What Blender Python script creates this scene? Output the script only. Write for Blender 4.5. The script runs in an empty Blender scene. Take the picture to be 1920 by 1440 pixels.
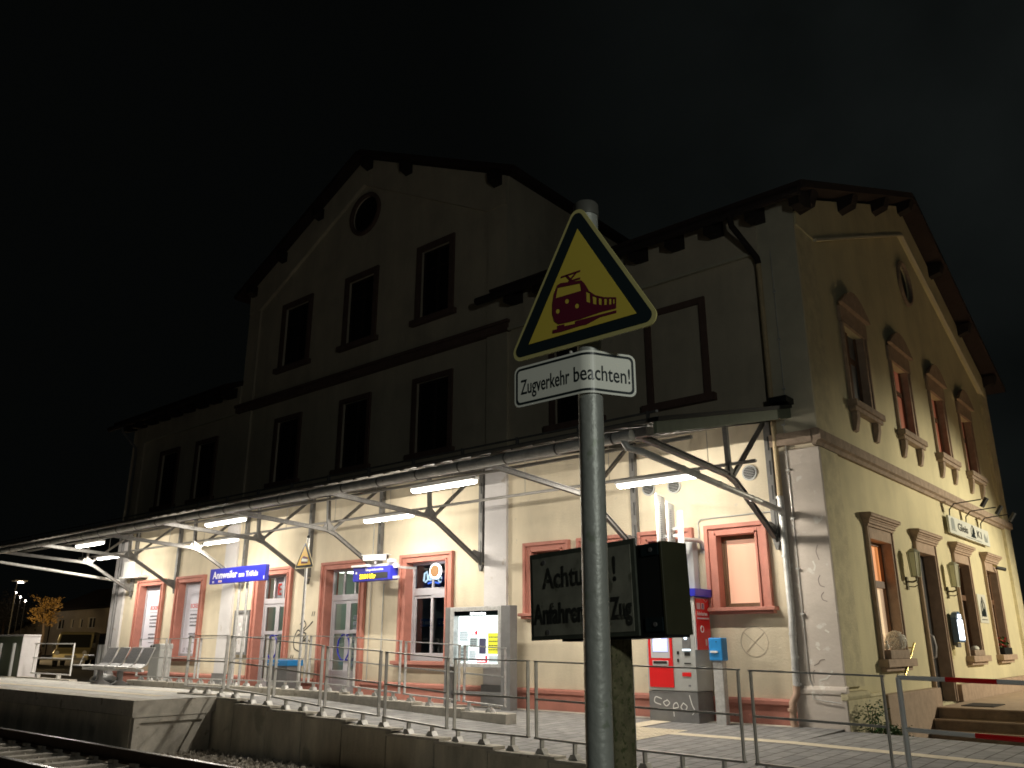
import bpy, bmesh, math, random
from mathutils import Vector, Matrix
from mathutils.geometry import tessellate_polygon
random.seed(7)
S = bpy.context.scene
COL = S.collection
PI = math.pi
ORG = {}          # world offset of the thing a mesh belongs to (unrotated things)

# ------------------------------------------------------------------ materials
MATS = {}
def mat(name, col, rough=.7, metal=0., var=0., scale=3., bump=0., bscale=60., emit=None, estr=0., spots=None, streak=0., grime=0.):
    m = bpy.data.materials.new(name); m.use_nodes = True
    nt = m.node_tree; N = nt.nodes; L = nt.links
    b = N['Principled BSDF']
    b.inputs['Base Color'].default_value = (*col, 1)
    b.inputs['Roughness'].default_value = rough
    b.inputs['Metallic'].default_value = metal
    if emit:
        b.inputs['Emission Color'].default_value = (*emit, 1); b.inputs['Emission Strength'].default_value = estr
    tc = N.new('ShaderNodeTexCoord')
    out = None
    if var:
        n = N.new('ShaderNodeTexNoise'); n.inputs['Scale'].default_value = scale; n.inputs['Detail'].default_value = 8
        n.inputs['Roughness'].default_value = .65
        if streak:
            mp = N.new('ShaderNodeMapping'); mp.inputs['Scale'].default_value = (1, 1, streak)
            L.new(tc.outputs['Object'], mp.inputs['Vector']); L.new(mp.outputs[0], n.inputs['Vector'])
        else: L.new(tc.outputs['Object'], n.inputs['Vector'])
        r = N.new('ShaderNodeMapRange'); r.inputs['From Min'].default_value = .3; r.inputs['From Max'].default_value = .7
        r.inputs['To Min'].default_value = 1 - var; r.inputs['To Max'].default_value = 1 + var * .6
        L.new(n.outputs['Fac'], r.inputs['Value'])
        mx = N.new('ShaderNodeMix'); mx.data_type = 'RGBA'; mx.blend_type = 'MULTIPLY'; mx.inputs[0].default_value = 1
        mx.inputs[6].default_value = (*col, 1); L.new(r.outputs[0], mx.inputs[7]); out = mx.outputs[2]
    if spots:
        n2 = N.new('ShaderNodeTexNoise'); n2.inputs['Scale'].default_value = spots[1]; n2.inputs['Detail'].default_value = 6
        L.new(tc.outputs['Object'], n2.inputs['Vector'])
        r2 = N.new('ShaderNodeMapRange'); r2.inputs['From Min'].default_value = spots[2]; r2.inputs['From Max'].default_value = spots[2] + .06
        L.new(n2.outputs['Fac'], r2.inputs['Value'])
        m2 = N.new('ShaderNodeMix'); m2.data_type = 'RGBA'
        L.new(r2.outputs[0], m2.inputs[0]); m2.inputs[7].default_value = (*spots[0], 1)
        if out: L.new(out, m2.inputs[6])
        else: m2.inputs[6].default_value = (*col, 1)
        out = m2.outputs[2]
    if grime:                      # rain streaks: tall narrow noise, and blotchy old patches
        for sc_, lo, hi, amt in (((3.5, 3.5, .5), .50, .80, grime), ((.9, .9, 1.3), .50, .62, grime * 1.1)):
            mp2 = N.new('ShaderNodeMapping'); mp2.inputs['Scale'].default_value = sc_; L.new(tc.outputs['Object'], mp2.inputs[0])
            ng = N.new('ShaderNodeTexNoise'); ng.inputs['Scale'].default_value = 1; ng.inputs['Detail'].default_value = 6; L.new(mp2.outputs[0], ng.inputs['Vector'])
            rg = N.new('ShaderNodeMapRange'); rg.inputs[1].default_value = lo; rg.inputs[2].default_value = hi; rg.inputs[3].default_value = 1; rg.inputs[4].default_value = 1 - amt; L.new(ng.outputs['Fac'], rg.inputs[0])
            mg = N.new('ShaderNodeMix'); mg.data_type = 'RGBA'; mg.blend_type = 'MULTIPLY'; mg.inputs[0].default_value = 1
            if out: L.new(out, mg.inputs[6])
            else: mg.inputs[6].default_value = (*col, 1)
            L.new(rg.outputs[0], mg.inputs[7]); out = mg.outputs[2]
    if out: L.new(out, b.inputs['Base Color'])
    if bump:
        n3 = N.new('ShaderNodeTexNoise'); n3.inputs['Scale'].default_value = bscale; n3.inputs['Detail'].default_value = 5
        L.new(tc.outputs['Object'], n3.inputs['Vector'])
        bp = N.new('ShaderNodeBump'); bp.inputs['Strength'].default_value = bump; bp.inputs['Distance'].default_value = .01
        L.new(n3.outputs['Fac'], bp.inputs['Height']); L.new(bp.outputs[0], b.inputs['Normal'])
    MATS[name] = m
    return m
def emis(name, col, s, noise=None):
    m = bpy.data.materials.new(name); m.use_nodes = True; N = m.node_tree.nodes; L = m.node_tree.links
    b = N['Principled BSDF']; b.inputs['Base Color'].default_value = (*[min(c, .8) for c in col], 1)
    b.inputs['Emission Color'].default_value = (*col, 1); b.inputs['Emission Strength'].default_value = s
    if noise:
        tc = N.new('ShaderNodeTexCoord'); mp = N.new('ShaderNodeMapping'); mp.inputs['Scale'].default_value = (noise, noise, noise * .12)
        n = N.new('ShaderNodeTexNoise'); n.inputs['Scale'].default_value = 1; L.new(tc.outputs['Object'], mp.inputs[0]); L.new(mp.outputs[0], n.inputs[0])
        r = N.new('ShaderNodeMapRange'); r.inputs['From Min'].default_value = .3; r.inputs['From Max'].default_value = .7
        r.inputs['To Min'].default_value = s * .6; r.inputs['To Max'].default_value = s * 1.2
        L.new(n.outputs['Fac'], r.inputs[0]); L.new(r.outputs[0], b.inputs['Emission Strength'])
    return m
def glassmat(name, tint=(.9, .95, .95), refl=.12):
    m = bpy.data.materials.new(name); m.use_nodes = True; N = m.node_tree.nodes; L = m.node_tree.links
    N.remove(N['Principled BSDF'])
    t = N.new('ShaderNodeBsdfTransparent'); t.inputs[0].default_value = (*tint, 1)
    g = N.new('ShaderNodeBsdfGlossy'); g.inputs['Roughness'].default_value = .03
    f = N.new('ShaderNodeFresnel'); f.inputs[0].default_value = 1.5
    ad = N.new('ShaderNodeMath'); ad.operation = 'ADD'; ad.inputs[1].default_value = refl; ad.use_clamp = True
    L.new(f.outputs[0], ad.inputs[0])
    mx = N.new('ShaderNodeMixShader'); L.new(ad.outputs[0], mx.inputs[0]); L.new(t.outputs[0], mx.inputs[1]); L.new(g.outputs[0], mx.inputs[2])
    L.new(mx.outputs[0], N['Material Output'].inputs[0])
    return m

M_WALL = mat('cream_plaster', (.68, .60, .45), .9, grime=.07, var=.2, scale=.8, bump=.45, bscale=26, streak=.35, spots=((.56, .50, .40), 5, .68))
M_PIL = mat('grey_pilaster_paint', (.62, .60, .60), .85, var=.12, scale=1.2, bump=.4, bscale=20, spots=((.50, .46, .42), 4.5, .67))
M_PINK = mat('flaking_corner_paint', (.66, .59, .52), .85, grime=.08, var=.12, scale=1.0, bump=.5, bscale=16, spots=((.78, .74, .68), 5.0, .63))
M_SIDE = mat('yellow_plaster', (.66, .60, .38), .9, grime=.06, var=.16, scale=.7, bump=.4, bscale=30, streak=.4)
M_SIDEP = mat('pale_side_plinth', (.62, .56, .36), .9, var=.22, scale=4, bump=.7, bscale=30)
M_RED = mat('red_sandstone_paint', (.45, .185, .14), .75, var=.16, scale=4, bump=.25, bscale=40, spots=((.42, .22, .17), 14, .70))
M_BRN = mat('brown_sandstone', (.42, .31, .225), .85, var=.22, scale=6, bump=.5, bscale=60)
M_BRN2 = mat('weathered_sandstone', (.34, .26, .195), .9, var=.35, scale=7, bump=.6, bscale=40)
M_DARKST = mat('dark_stone_trim', (.16, .10, .08), .9, var=.2, scale=5)
M_ROOF = mat('roof_tiles', (.035, .022, .02), .9, var=.3, scale=8, bump=.6, bscale=30)
M_EAVE = mat('dark_eave_timber', (.025, .018, .016), .9, var=.3, scale=6)
M_SOFF = mat('painted_soffit', (.45, .41, .36), .9, var=.1)
M_STEEL = mat('grey_painted_steel', (.155, .152, .145), .55, .2, var=.25, scale=9, bump=.15, bscale=80, spots=((.12, .09, .07), 22, .69))
M_STEELL = mat('pale_steel', (.34, .33, .31), .5, .3, var=.15, scale=9)
M_ZINC = mat('zinc_gutter', (.70, .70, .68), .4, .25, var=.3, scale=6, streak=1, spots=((.27, .26, .24), 8, .66))
M_GALV = mat('galvanised_steel', (.58, .58, .57), .45, .25, var=.25, scale=14)
M_RAIL = mat('railing_steel', (.50, .495, .47), .45, .25, var=.22, scale=10, spots=((.24, .21, .18), 30, .68))
M_POLE = mat('weathered_sign_pole', (.34, .355, .32), .45, .25, var=.28, scale=9, streak=.25, bump=.25, bscale=50, spots=((.24, .27, .21), 16, .62))
M_CONC = mat('pale_concrete', (.48, .45, .39), .92, var=.25, scale=5, bump=.5, bscale=60, spots=((.27, .25, .2), 7, .63))
M_CONCD = mat('dirty_concrete', (.56, .52, .42), .95, var=.4, scale=2.5, bump=.5, bscale=40, streak=.3, spots=((.36, .34, .27), 2.2, .62))
M_MOSS = mat('mossy_concrete_post', (.20, .185, .10), .95, var=.5, scale=14, bump=1., bscale=60, spots=((.09, .10, .04), 40, .55))
M_STEP = mat('sandstone_steps', (.36, .27, .18), .9, var=.35, scale=5, bump=.4, bscale=50)
M_STEPT = mat('lit_step_top', (.50, .38, .27), .85, var=.2, scale=5)  # paler than the step fronts: lamplight on the treads put into the colour
M_BALL = mat('ballast_stone', (.40, .365, .31), .95, var=.5, scale=9)
M_EARTH = mat('dark_earth', (.045, .042, .035), 1, var=.4, scale=3, bump=.6, bscale=12)
M_ASPH = mat('asphalt', (.05, .05, .048), .9, var=.3, scale=5, bump=.3)
M_SLEEP = mat('concrete_sleeper', (.34, .315, .27), .95, var=.35, scale=8, bump=.4)
M_RUST = mat('rusty_rail_steel', (.05, .032, .022), .85, .2, var=.4, scale=14)
M_SHINE = mat('polished_rail_head', (.55, .55, .56), .22, 1.)
M_STRIP = mat('tactile_strip', (.62, .55, .42), .85, var=.18, scale=8)
M_ALU = mat('window_aluminium', (.45, .44, .47), .5, .15, var=.06)
M_WOOD = mat('brown_window_wood', (.15, .075, .035), .55, var=.3, scale=12, streak=.2)
M_BLACK = mat('black_paint', (.012, .013, .012), .5)
M_DARK = mat('dark_room', (.018, .018, .02), .8)
M_ROOM = mat('waiting_room_wall', (.58, .64, .58), .8)
M_WHITE = mat('white_paint', (.78, .78, .76), .5)
M_PAPER = mat('white_poster_paper', (.66, .66, .74), .7, var=.06)
M_INK = mat('grey_print', (.17, .17, .20), .8)
M_REDP = mat('red_print', (.62, .05, .035), .6)
M_DBRED = mat('red_panel', (.72, .012, .015), .4, var=.05)
M_BLUE = mat('blue_sign_enamel', (.018, .022, .42), .4)
M_BLUEL = mat('light_blue_plastic', (.02, .25, .62), .45)
M_BLUEG = mat('blue_marker', (.012, .018, .33), .5)
M_CABG = mat('grey_machine_sheet', (.42, .43, .42), .5, .1, var=.08, scale=4)
M_CABD = mat('dark_grey_sheet', (.20, .20, .20), .5, .2, var=.15, scale=6)
M_YEL = mat('yellow_sign_face', (.54, .43, .06), .5)
M_YELE = mat('pale_yellow_edge', (.46, .42, .17), .5)
M_SBLK = mat('sign_black', (.012, .02, .022), .35)
M_MAR = mat('maroon_pictogram', (.10, .009, .024), .5)
M_WSIGN = mat('white_sign_face', (.76, .77, .68), .4, spots=((.85, .85, .8), 90, .74))
M_OLD = mat('old_dirty_board', (.28, .28, .22), .6, var=.3, scale=8, spots=((.15, .15, .11), 11, .60))
M_OLDF = mat('old_board_border', (.07, .08, .06), .6, var=.3, scale=20)
M_OLIVE = mat('olive_box_paint', (.045, .045, .022), .5, var=.2, scale=10)
M_GREEN = mat('green_cabinet_paint', (.17, .20, .13), .6, var=.1)
M_LEAF = mat('leaves', (.05, .12, .03), .6, var=.3, scale=20)
M_BARK = mat('bark', (.08, .06, .045), .9)
M_AUT = mat('autumn_leaves', (.22, .13, .03), .7, var=.3, scale=5)
M_CLAY = mat('clay_pipe', (.55, .38, .28), .7, var=.2, scale=10)
M_CPIPE = mat('cream_painted_pipe', (.60, .47, .28), .6, var=.15, scale=10)
M_BRASS = mat('brass_rail', (.62, .50, .18), .25, .8)
M_GLASS = glassmat('window_glass')
M_GLASSD = glassmat('dark_window_glass', (.35, .4, .42), .04)
M_TUBE = emis('lamp_diffuser', (1, .94, .84), 7)
M_TUBE2 = emis('lamp_diffuser_edge', (1, .94, .84), 2.5)
M_TUBE3 = emis('lamp_diffuser_base', (1, .94, .84), 9)
def translucent(name, col):
    m = bpy.data.materials.new(name); m.use_nodes = True; N = m.node_tree.nodes; L = m.node_tree.links
    t = N.new('ShaderNodeBsdfTranslucent'); t.inputs[0].default_value = (*col, 1); N['Principled BSDF'].inputs['Base Color'].default_value = (*col, 1); mx = N.new('ShaderNodeMixShader')
    L.new(N['Principled BSDF'].outputs[0], mx.inputs[1]); L.new(t.outputs[0], mx.inputs[2]); L.new(mx.outputs[0], N['Material Output'].inputs[0]); return m
M_FROST = translucent('frosted_lantern_glass', (.8, .8, .62))
M_FRZ = mat('frieze_edge_paint', (.62, .58, .44), .85, var=.1)
M_CURT = emis('lit_curtain', (.50, .27, .18), .75, 1.6)
M_ORANGE = emis('orange_lit_curtain', (.6, .22, .07), .95, 9)
M_PALEC = emis('pale_lit_curtain', (1, .68, .42), .42, 6)
M_DIMR = emis('dim_red_curtain', (.34, .11, .06), .24, 3)
M_CASE = emis('display_backlight', (.95, 1, .96), 1.6)
M_LED = emis('amber_led', (1, .62, .02), 2.2)
M_WHT = emis('white_backlight', (.9, .95, 1), 3)
M_SCR = emis('machine_screen', (.45, .5, 1), .9)
M_SCRW = emis('screen_white', (.8, .85, 1), 1.1)
M_NEON = emis('neon_white', (.7, .85, 1), 1.6)
M_NEONB = emis('neon_blue', (.1, .22, 1), 1.5)
M_MENU = emis('menu_light', (.85, .92, 1), 3.5)
M_FARL = emis('far_lamp', (1, .85, .75), 30)
M_WARM = emis('warm_lamp', (1, .7, .35), 12)
M_ROOML = emis('room_lamp', (.9, 1, .85), 5)
M_SHEET = mat('canopy_sheet', (.19, .178, .155), .8, var=.3, scale=4)
M_ENDP = mat('green_grey_fascia', (.22, .26, .19), .5, .1, var=.12, scale=5)
M_VAN = mat('van_paint', (.42, .40, .34), .35)
M_TYRE = mat('tyre', (.015, .015, .015), .9)
M_HOUSE = mat('far_house_plaster', (.60, .54, .44), .9, var=.15, scale=.5)

def paver_mat(name, c1, c2, mortar, sc=1., bw=.4, bh=.2):
    m = bpy.data.materials.new(name); m.use_nodes = True; N = m.node_tree.nodes; L = m.node_tree.links
    b = N['Principled BSDF']; b.inputs['Roughness'].default_value = .8
    tc = N.new('ShaderNodeTexCoord'); mp = N.new('ShaderNodeMapping'); mp.inputs['Rotation'].default_value = (0, 0, math.radians(90))
    L.new(tc.outputs['Object'], mp.inputs[0])
    br = N.new('ShaderNodeTexBrick'); br.inputs['Scale'].default_value = sc
    br.inputs['Color1'].default_value = (*c1, 1); br.inputs['Color2'].default_value = (*c2, 1); br.inputs['Mortar'].default_value = (*mortar, 1)
    br.inputs['Mortar Size'].default_value = .009; br.inputs['Brick Width'].default_value = bw; br.inputs['Row Height'].default_value = bh
    L.new(mp.outputs[0], br.inputs['Vector'])
    n = N.new('ShaderNodeTexNoise'); n.inputs['Scale'].default_value = 3.5; n.inputs['Detail'].default_value = 9; n.inputs['Roughness'].default_value = .7
    L.new(tc.outputs['Object'], n.inputs[0])
    r = N.new('ShaderNodeMapRange'); r.inputs[1].default_value = .3; r.inputs[2].default_value = .7; r.inputs[3].default_value = .65; r.inputs[4].default_value = 1.25
    L.new(n.outputs['Fac'], r.inputs[0])
    mx = N.new('ShaderNodeMix'); mx.data_type = 'RGBA'; mx.blend_type = 'MULTIPLY'; mx.inputs[0].default_value = 1
    L.new(br.outputs['Color'], mx.inputs[6]); L.new(r.outputs[0], mx.inputs[7]); L.new(mx.outputs[2], b.inputs['Base Color'])
    bp = N.new('ShaderNodeBump'); bp.inputs['Strength'].default_value = .5; bp.inputs['Distance'].default_value = .006; bp.invert = True
    L.new(br.outputs['Fac'], bp.inputs['Height']); L.new(bp.outputs[0], b.inputs['Normal'])
    return m
M_PAVE = paver_mat('grey_pavers', (.21, .21, .21), (.275, .272, .265), (.075, .072, .066))
M_PLAT = paver_mat('platform_slabs', (.44, .43, .40), (.50, .49, .45), (.22, .21, .19), 1, .6, .3)

# ------------------------------------------------------------------ mesh helpers
class MB:
    def __init__(s): s.v = []; s.f = []; s.m = []; s.cm = 0; s.st = []
    def add(s, vs, fs):
        o = len(s.v); s.v += [tuple(p) for p in vs]; s.st.append((o, len(s.f)))
        for f in fs: s.f.append([i + o for i in f]); s.m.append(s.cm)
        return s
    def mi(s, i): s.cm = i; return s
    def box(s, x0, x1, y0, y1, z0, z1, M=None):
        if x0 > x1: x0, x1 = x1, x0
        if y0 > y1: y0, y1 = y1, y0
        if z0 > z1: z0, z1 = z1, z0
        vs = [Vector((x, y, z)) for z in (z0, z1) for y in (y0, y1) for x in (x0, x1)]
        if M is not None: vs = [M @ v for v in vs]
        return s.add(vs, [(0, 2, 3, 1), (4, 5, 7, 6), (0, 1, 5, 4), (2, 6, 7, 3), (0, 4, 6, 2), (1, 3, 7, 5)])
    def prism(s, poly, axis, a, b, M=None):
        """polygon of 2D points extruded along axis from a to b"""
        def P(p, t):
            q = (t, p[0], p[1]) if axis == 0 else (p[0], t, p[1]) if axis == 1 else (p[0], p[1], t)
            return M @ Vector(q) if M is not None else Vector(q)
        n = len(poly); vs = [P(p, a) for p in poly] + [P(p, b) for p in poly]
        tris = tessellate_polygon([[Vector((p[0], p[1], 0)) for p in poly]])
        fs = [tuple(t) for t in tris] + [tuple(i + n for i in reversed(t)) for t in tris]
        fs += [(i, (i + 1) % n, n + (i + 1) % n, n + i) for i in range(n)]
        return s.add(vs, fs)
    def beam(s, p, q, w, h, up=(0, 0, 1)):
        """rectangular bar from p to q, w across, h along up"""
        p = Vector(p); q = Vector(q); d = (q - p).normalized(); u = Vector(up)
        if abs(d.dot(u)) > .99: u = Vector((0, 1, 0))
        a = d.cross(u).normalized(); u = a.cross(d).normalized()
        vs = [c + a * i * w / 2 + u * j * h / 2 for c in (p, q) for i, j in ((-1, -1), (1, -1), (1, 1), (-1, 1))]
        return s.add(vs, [(3, 2, 1, 0), (4, 5, 6, 7), (0, 1, 5, 4), (1, 2, 6, 5), (2, 3, 7, 6), (3, 0, 4, 7)])
    def ibeam(s, p, q, w, h, t=.012, up=(0, 0, 1)):
        p = Vector(p); q = Vector(q); d = (q - p).normalized(); u = Vector(up); a = d.cross(u).normalized(); u = a.cross(d).normalized()
        s.beam(p + u * (h / 2 - t / 2), q + u * (h / 2 - t / 2), w, t, u); s.beam(p - u * (h / 2 - t / 2), q - u * (h / 2 - t / 2), w, t, u)
        return s.beam(p, q, t, h - 2 * t, u)
    def tube(s, pts, r, n=12, caps=True):
        pts = [Vector(p) for p in pts]; rings = []
        rr = r if isinstance(r, (list, tuple)) else [r] * len(pts)
        prev = None; o = len(s.v); vs = []
        for i, p in enumerate(pts):
            if i == 0: d = pts[1] - pts[0]
            elif i == len(pts) - 1: d = pts[-1] - pts[-2]
            else: d = (pts[i + 1] - p).normalized() + (p - pts[i - 1]).normalized()
            d.normalize()
            if prev is None: a = d.orthogonal().normalized()
            else: a = (prev - d * prev.dot(d)).normalized()
            prev = a; b = d.cross(a)
            vs += [p + (a * math.cos(2 * PI * k / n) + b * math.sin(2 * PI * k / n)) * rr[i] for k in range(n)]
        fs = [(i * n + k, i * n + (k + 1) % n, (i + 1) * n + (k + 1) % n, (i + 1) * n + k) for i in range(len(pts) - 1) for k in range(n)]
        if caps: fs += [tuple(reversed(range(n))), tuple(range((len(pts) - 1) * n, len(pts) * n))]
        return s.add(vs, fs)
    def disc(s, c, axis, r, t, n=24):
        c = Vector(c); a = Vector(axis).normalized(); return s.tube([c - a * t / 2, c + a * t / 2], r, n)
    def ball(s, c, r, seg=10, rings=6, sc=(1, 1, 1)):
        c = Vector(c); vs = []; fs = []
        for i in range(rings + 1):
            th = PI * i / rings
            for k in range(seg):
                ph = 2 * PI * k / seg
                vs.append(c + Vector((r * math.sin(th) * math.cos(ph) * sc[0], r * math.sin(th) * math.sin(ph) * sc[1], r * math.cos(th) * sc[2])))
        for i in range(rings):
            for k in range(seg): fs.append((i * seg + k, (i + 1) * seg + k, (i + 1) * seg + (k + 1) % seg, i * seg + (k + 1) % seg))
        return s.add(vs, fs)
    def quad(s, *p): return s.add(p, [tuple(range(len(p)))])
    def build(s, name, mats, parent=None, smooth=False, bevel=0., org=None):
        off = Vector(org) if org is not None else Vector(ORG.get(parent.name, (0, 0, 0)) if parent else (0, 0, 0))
        me = bpy.data.meshes.new(name)
        me.from_pydata([Vector(v) - off for v in s.v], [], s.f); 
        if not isinstance(mats, (list, tuple)): mats = [mats]
        for m in mats: me.materials.append(m)
        me.polygons.foreach_set('material_index', s.m)
        bm = bmesh.new(); bm.from_mesh(me); bmesh.ops.recalc_face_normals(bm, faces=bm.faces); bm.to_mesh(me); bm.free()
        if smooth:
            me.polygons.foreach_set('use_smooth', [True] * len(me.polygons))
            try: me.set_sharp_from_angle(angle=math.radians(38))
            except Exception: pass
        me.update()
        o = bpy.data.objects.new(name, me); COL.objects.link(o)
        if parent: o.parent = parent; ORG[o.name] = off
        elif org is not None: o.location = off; ORG[o.name] = off
        if bevel:
            b = o.modifiers.new('bevel', 'BEVEL'); b.width = bevel; b.segments = 2; b.limit_method = 'ANGLE'
        return o
def each(mb, name, mats, parent, **kw):
    """every primitive of the builder becomes a part of its own"""
    st = mb.st + [(len(mb.v), len(mb.f))]
    for (v0, f0), (v1, f1) in zip(st, st[1:]):
        q = MB(); q.v = mb.v[v0:v1]; q.f = [[i - v0 for i in f] for f in mb.f[f0:f1]]; q.m = mb.m[f0:f1]; q.build(name, mats, parent, **kw)
def props(o, label=None, cat=None, group=None, kind=None):
    if label: o['label'] = label
    if cat: o['category'] = cat
    if group: o['group'] = group
    if kind: o['kind'] = kind
    return o
def thing(name, loc, label, cat, group=None, rz=0, local=False):
    e = bpy.data.objects.new(name, None); e.empty_display_size = .2; e.location = loc; e.rotation_euler = (0, 0, rz); COL.objects.link(e)
    ORG[e.name] = (0, 0, 0) if local else Vector(loc)
    return props(e, label, cat, group)
def copy_thing(root, loc, label=None, rz=None):
    def cp(o, par):
        c = o.copy(); COL.objects.link(c)
        if par: c.parent = par
        for ch in [k for k in o.children]: cp(ch, c)
        return c
    r = cp(root, None); r.location = loc
    if rz is not None: r.rotation_euler = (0, 0, rz)
    if label: r['label'] = label
    return r
def struct(o): o['kind'] = 'structure'; return o

# text as a mesh; frame: origin at left baseline, ux reading direction, uz up, un outward normal
def text_geo(s, size, wide=1., bold=0., extrude=.002):
    c = bpy.data.curves.new('lettering', 'FONT'); c.body = s; c.size = size; c.offset = bold; c.extrude = extrude; c.resolution_u = 3
    o = bpy.data.objects.new('lettering', c); COL.objects.link(o)
    dg = bpy.context.evaluated_depsgraph_get(); me = bpy.data.meshes.new_from_object(o.evaluated_get(dg))
    vs = [(v.co.x * wide, v.co.y, v.co.z) for v in me.vertices]; fs = [tuple(p.vertices) for p in me.polygons]
    bpy.data.objects.remove(o); bpy.data.curves.remove(c); bpy.data.meshes.remove(me)
    w = max([v[0] for v in vs]) if vs else 0
    return vs, fs, w
def text(mb, s, org, ux, un, size, wide=1., bold=0., fit=None, center=False, uz=(0, 0, 1)):
    vs, fs, w = text_geo(s, size, wide, bold)
    k = 1.
    if fit: k = fit / w; w = fit
    o = Vector(org); ux = Vector(ux).normalized(); un = Vector(un).normalized(); uz = Vector(uz)
    if center: o = o - ux * w / 2
    mb.add([o + ux * (v[0] * k) + uz * v[1] + un * v[2] for v in vs], fs)
    return mb

# ------------------------------------------------------------------ camera
cam = bpy.data.cameras.new('camera'); camo = bpy.data.objects.new('camera', cam); COL.objects.link(camo)
yaw, pit, rol = -.708044530, .303563200, .000834370
F = Vector((math.sin(yaw) * math.cos(pit), math.cos(yaw) * math.cos(pit), math.sin(pit)))
r0 = Vector((math.cos(yaw), -math.sin(yaw), 0)); u0 = r0.cross(F)
r2 = r0 * math.cos(rol) + u0 * math.sin(rol); u2 = -r0 * math.sin(rol) + u0 * math.cos(rol)
camo.matrix_world = Matrix(((r2.x, u2.x, -F.x, 4.865), (r2.y, u2.y, -F.y, -13.372), (r2.z, u2.z, -F.z, 1.25), (0, 0, 0, 1)))
cam.sensor_width = 36; cam.lens = 1553.34 / 1920 * 36; cam.clip_end = 2000; cam.clip_start = .05
S.camera = camo

# ------------------------------------------------------------------ ground heights
def z_low(x, y):
    z = .04 + .018 * y if y < 0 else .04
    if x > 0:
        z -= .02 * x + (.1 * min(y, 3.9) + .03 if y > 0 else .03 * max(0, 1 + y / 1.5))
    return z
def z_plat(x, y): return .38 if y < -5 else .38 - .06 * (y + 5)
def z_ramp(x, y):
    t = min(1, max(0, (x + 9.3) / 7.2)); return z_plat(x, y) * (1 - t) + z_low(x, y) * t
def patch(mb, xs, ys, zf, dz=0):
    nx, ny = len(xs), len(ys)
    mb.add([(x, y, zf(x, y) + dz) for y in ys for x in xs], [(j * nx + i, j * nx + i + 1, (j + 1) * nx + i + 1, (j + 1) * nx + i) for j in range(ny - 1) for i in range(nx - 1)])
def rng(a, b, n): return [a + (b - a) * i / n for i in range(n + 1)]

g = MB(); g.quad((-600, -400, -.72), (600, -400, -.72), (600, 700, -.72), (-600, 700, -.72))
struct(g.build('ground', M_EARTH))
g = MB(); patch(g, rng(-16.5, -.001, 20), rng(-2.86, 0.3, 6), z_low); patch(g, [-.001, 0.001] + rng(0.01, 12, 12), rng(-5.08, 0, 10) + rng(.01, 4.5, 6), z_low); patch(g, rng(-2.1, -.001, 4), rng(-5.08, -2.86, 4), z_low)
struct(g.build('pavement', M_PAVE))
g = MB(); patch(g, rng(-9.3, -2.1, 14), rng(-5.0, -2.86, 4), z_ramp)
struct(g.build('ramp', M_PAVE))
g = MB(); patch(g, rng(-46, -16.5, 10), [-5.0, -4, -2.9], z_plat); patch(g, rng(-18.8, -16.5, 3), [-2.9, -2, -1, 0, .3], z_plat); patch(g, rng(-16.5, -9.3, 6), [-5.0, -4, -2.95], z_plat)
patch(g, rng(-46, -8.815, 6), [-6.25, -5.0], z_plat)
struct(g.build('platform', M_PLAT))
# platform edge: coping, recessed wall below, end face with ledge
g = MB()
g.box(-46, -8.815, -6.60, -6.245, .15, .378); g.box(-9.1, -8.815, -6.245, -5.16, .15, .374)
g.box(-46, -8.86, -6.56, -6.36, -.7, .15)
g.box(-9.06, -8.86, -6.36, -5.2, -.7, .15)
g.box(-8.86, -8.80, -6.60, -5.30, .125, .155)
g.box(-8.86, -8.815, -6.56, -6.46, -.6, .12); g.box(-8.86, -8.815, -6.46, -5.35, .04, .12)
e = thing('platform_edge', (-9, -6.5, -.4), 'raised concrete platform edge block beside the near rail, with a ledge round its end', 'platform edge')
g.build('edge_block', M_CONC, e)
g = MB(); g.box(-46, -8.9, -6.575, -6.562, -.7, .14)
for i in range(12): g.box(-10.5 - i * 1.5, -10.51 - i * 1.5, -6.578, -6.57, -.7, .14)
g.build('face_panel', M_CONCD, e)
# pale guidance strips
g = MB(); patch(g, rng(-45, -9.6, 10), [-5.86, -5.62], z_plat, .004)
g.build('guidance_strip', M_STRIP); bpy.data.objects['guidance_strip']; struct(bpy.data.objects['guidance_strip'])
g = MB(); patch(g, rng(-14, -10.2, 4), [-4.95, -4.72], z_plat, .004); struct(g.build('guidance_strip', M_STRIP))
g = MB(); patch(g, rng(-1.85, 11, 14), [-2.12, -1.86], z_low, .005); struct(g.build('guidance_line', M_STRIP))
g = MB()
patch(g, rng(-2.75, -1.80, 3), [-3.45, -1.55], z_low, .006); patch(g, rng(-2.98, -2.62, 2), [-1.6, -.32], z_low, .009)
for i in range(9):
    for j in range(17): g.box(-2.70 + i * .1, -2.66 + i * .1, -3.40 + j * .11, -3.36 + j * .11, -.03, z_low(-2, -3.4 + j * .11) + .012)
struct(g.build('tactile_paving', M_STRIP))
g = MB(); patch(g, rng(-16, -.7, 12), [-.34, -.12], z_low, .005); struct(g.build('gutter_strip', M_CONC))

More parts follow.
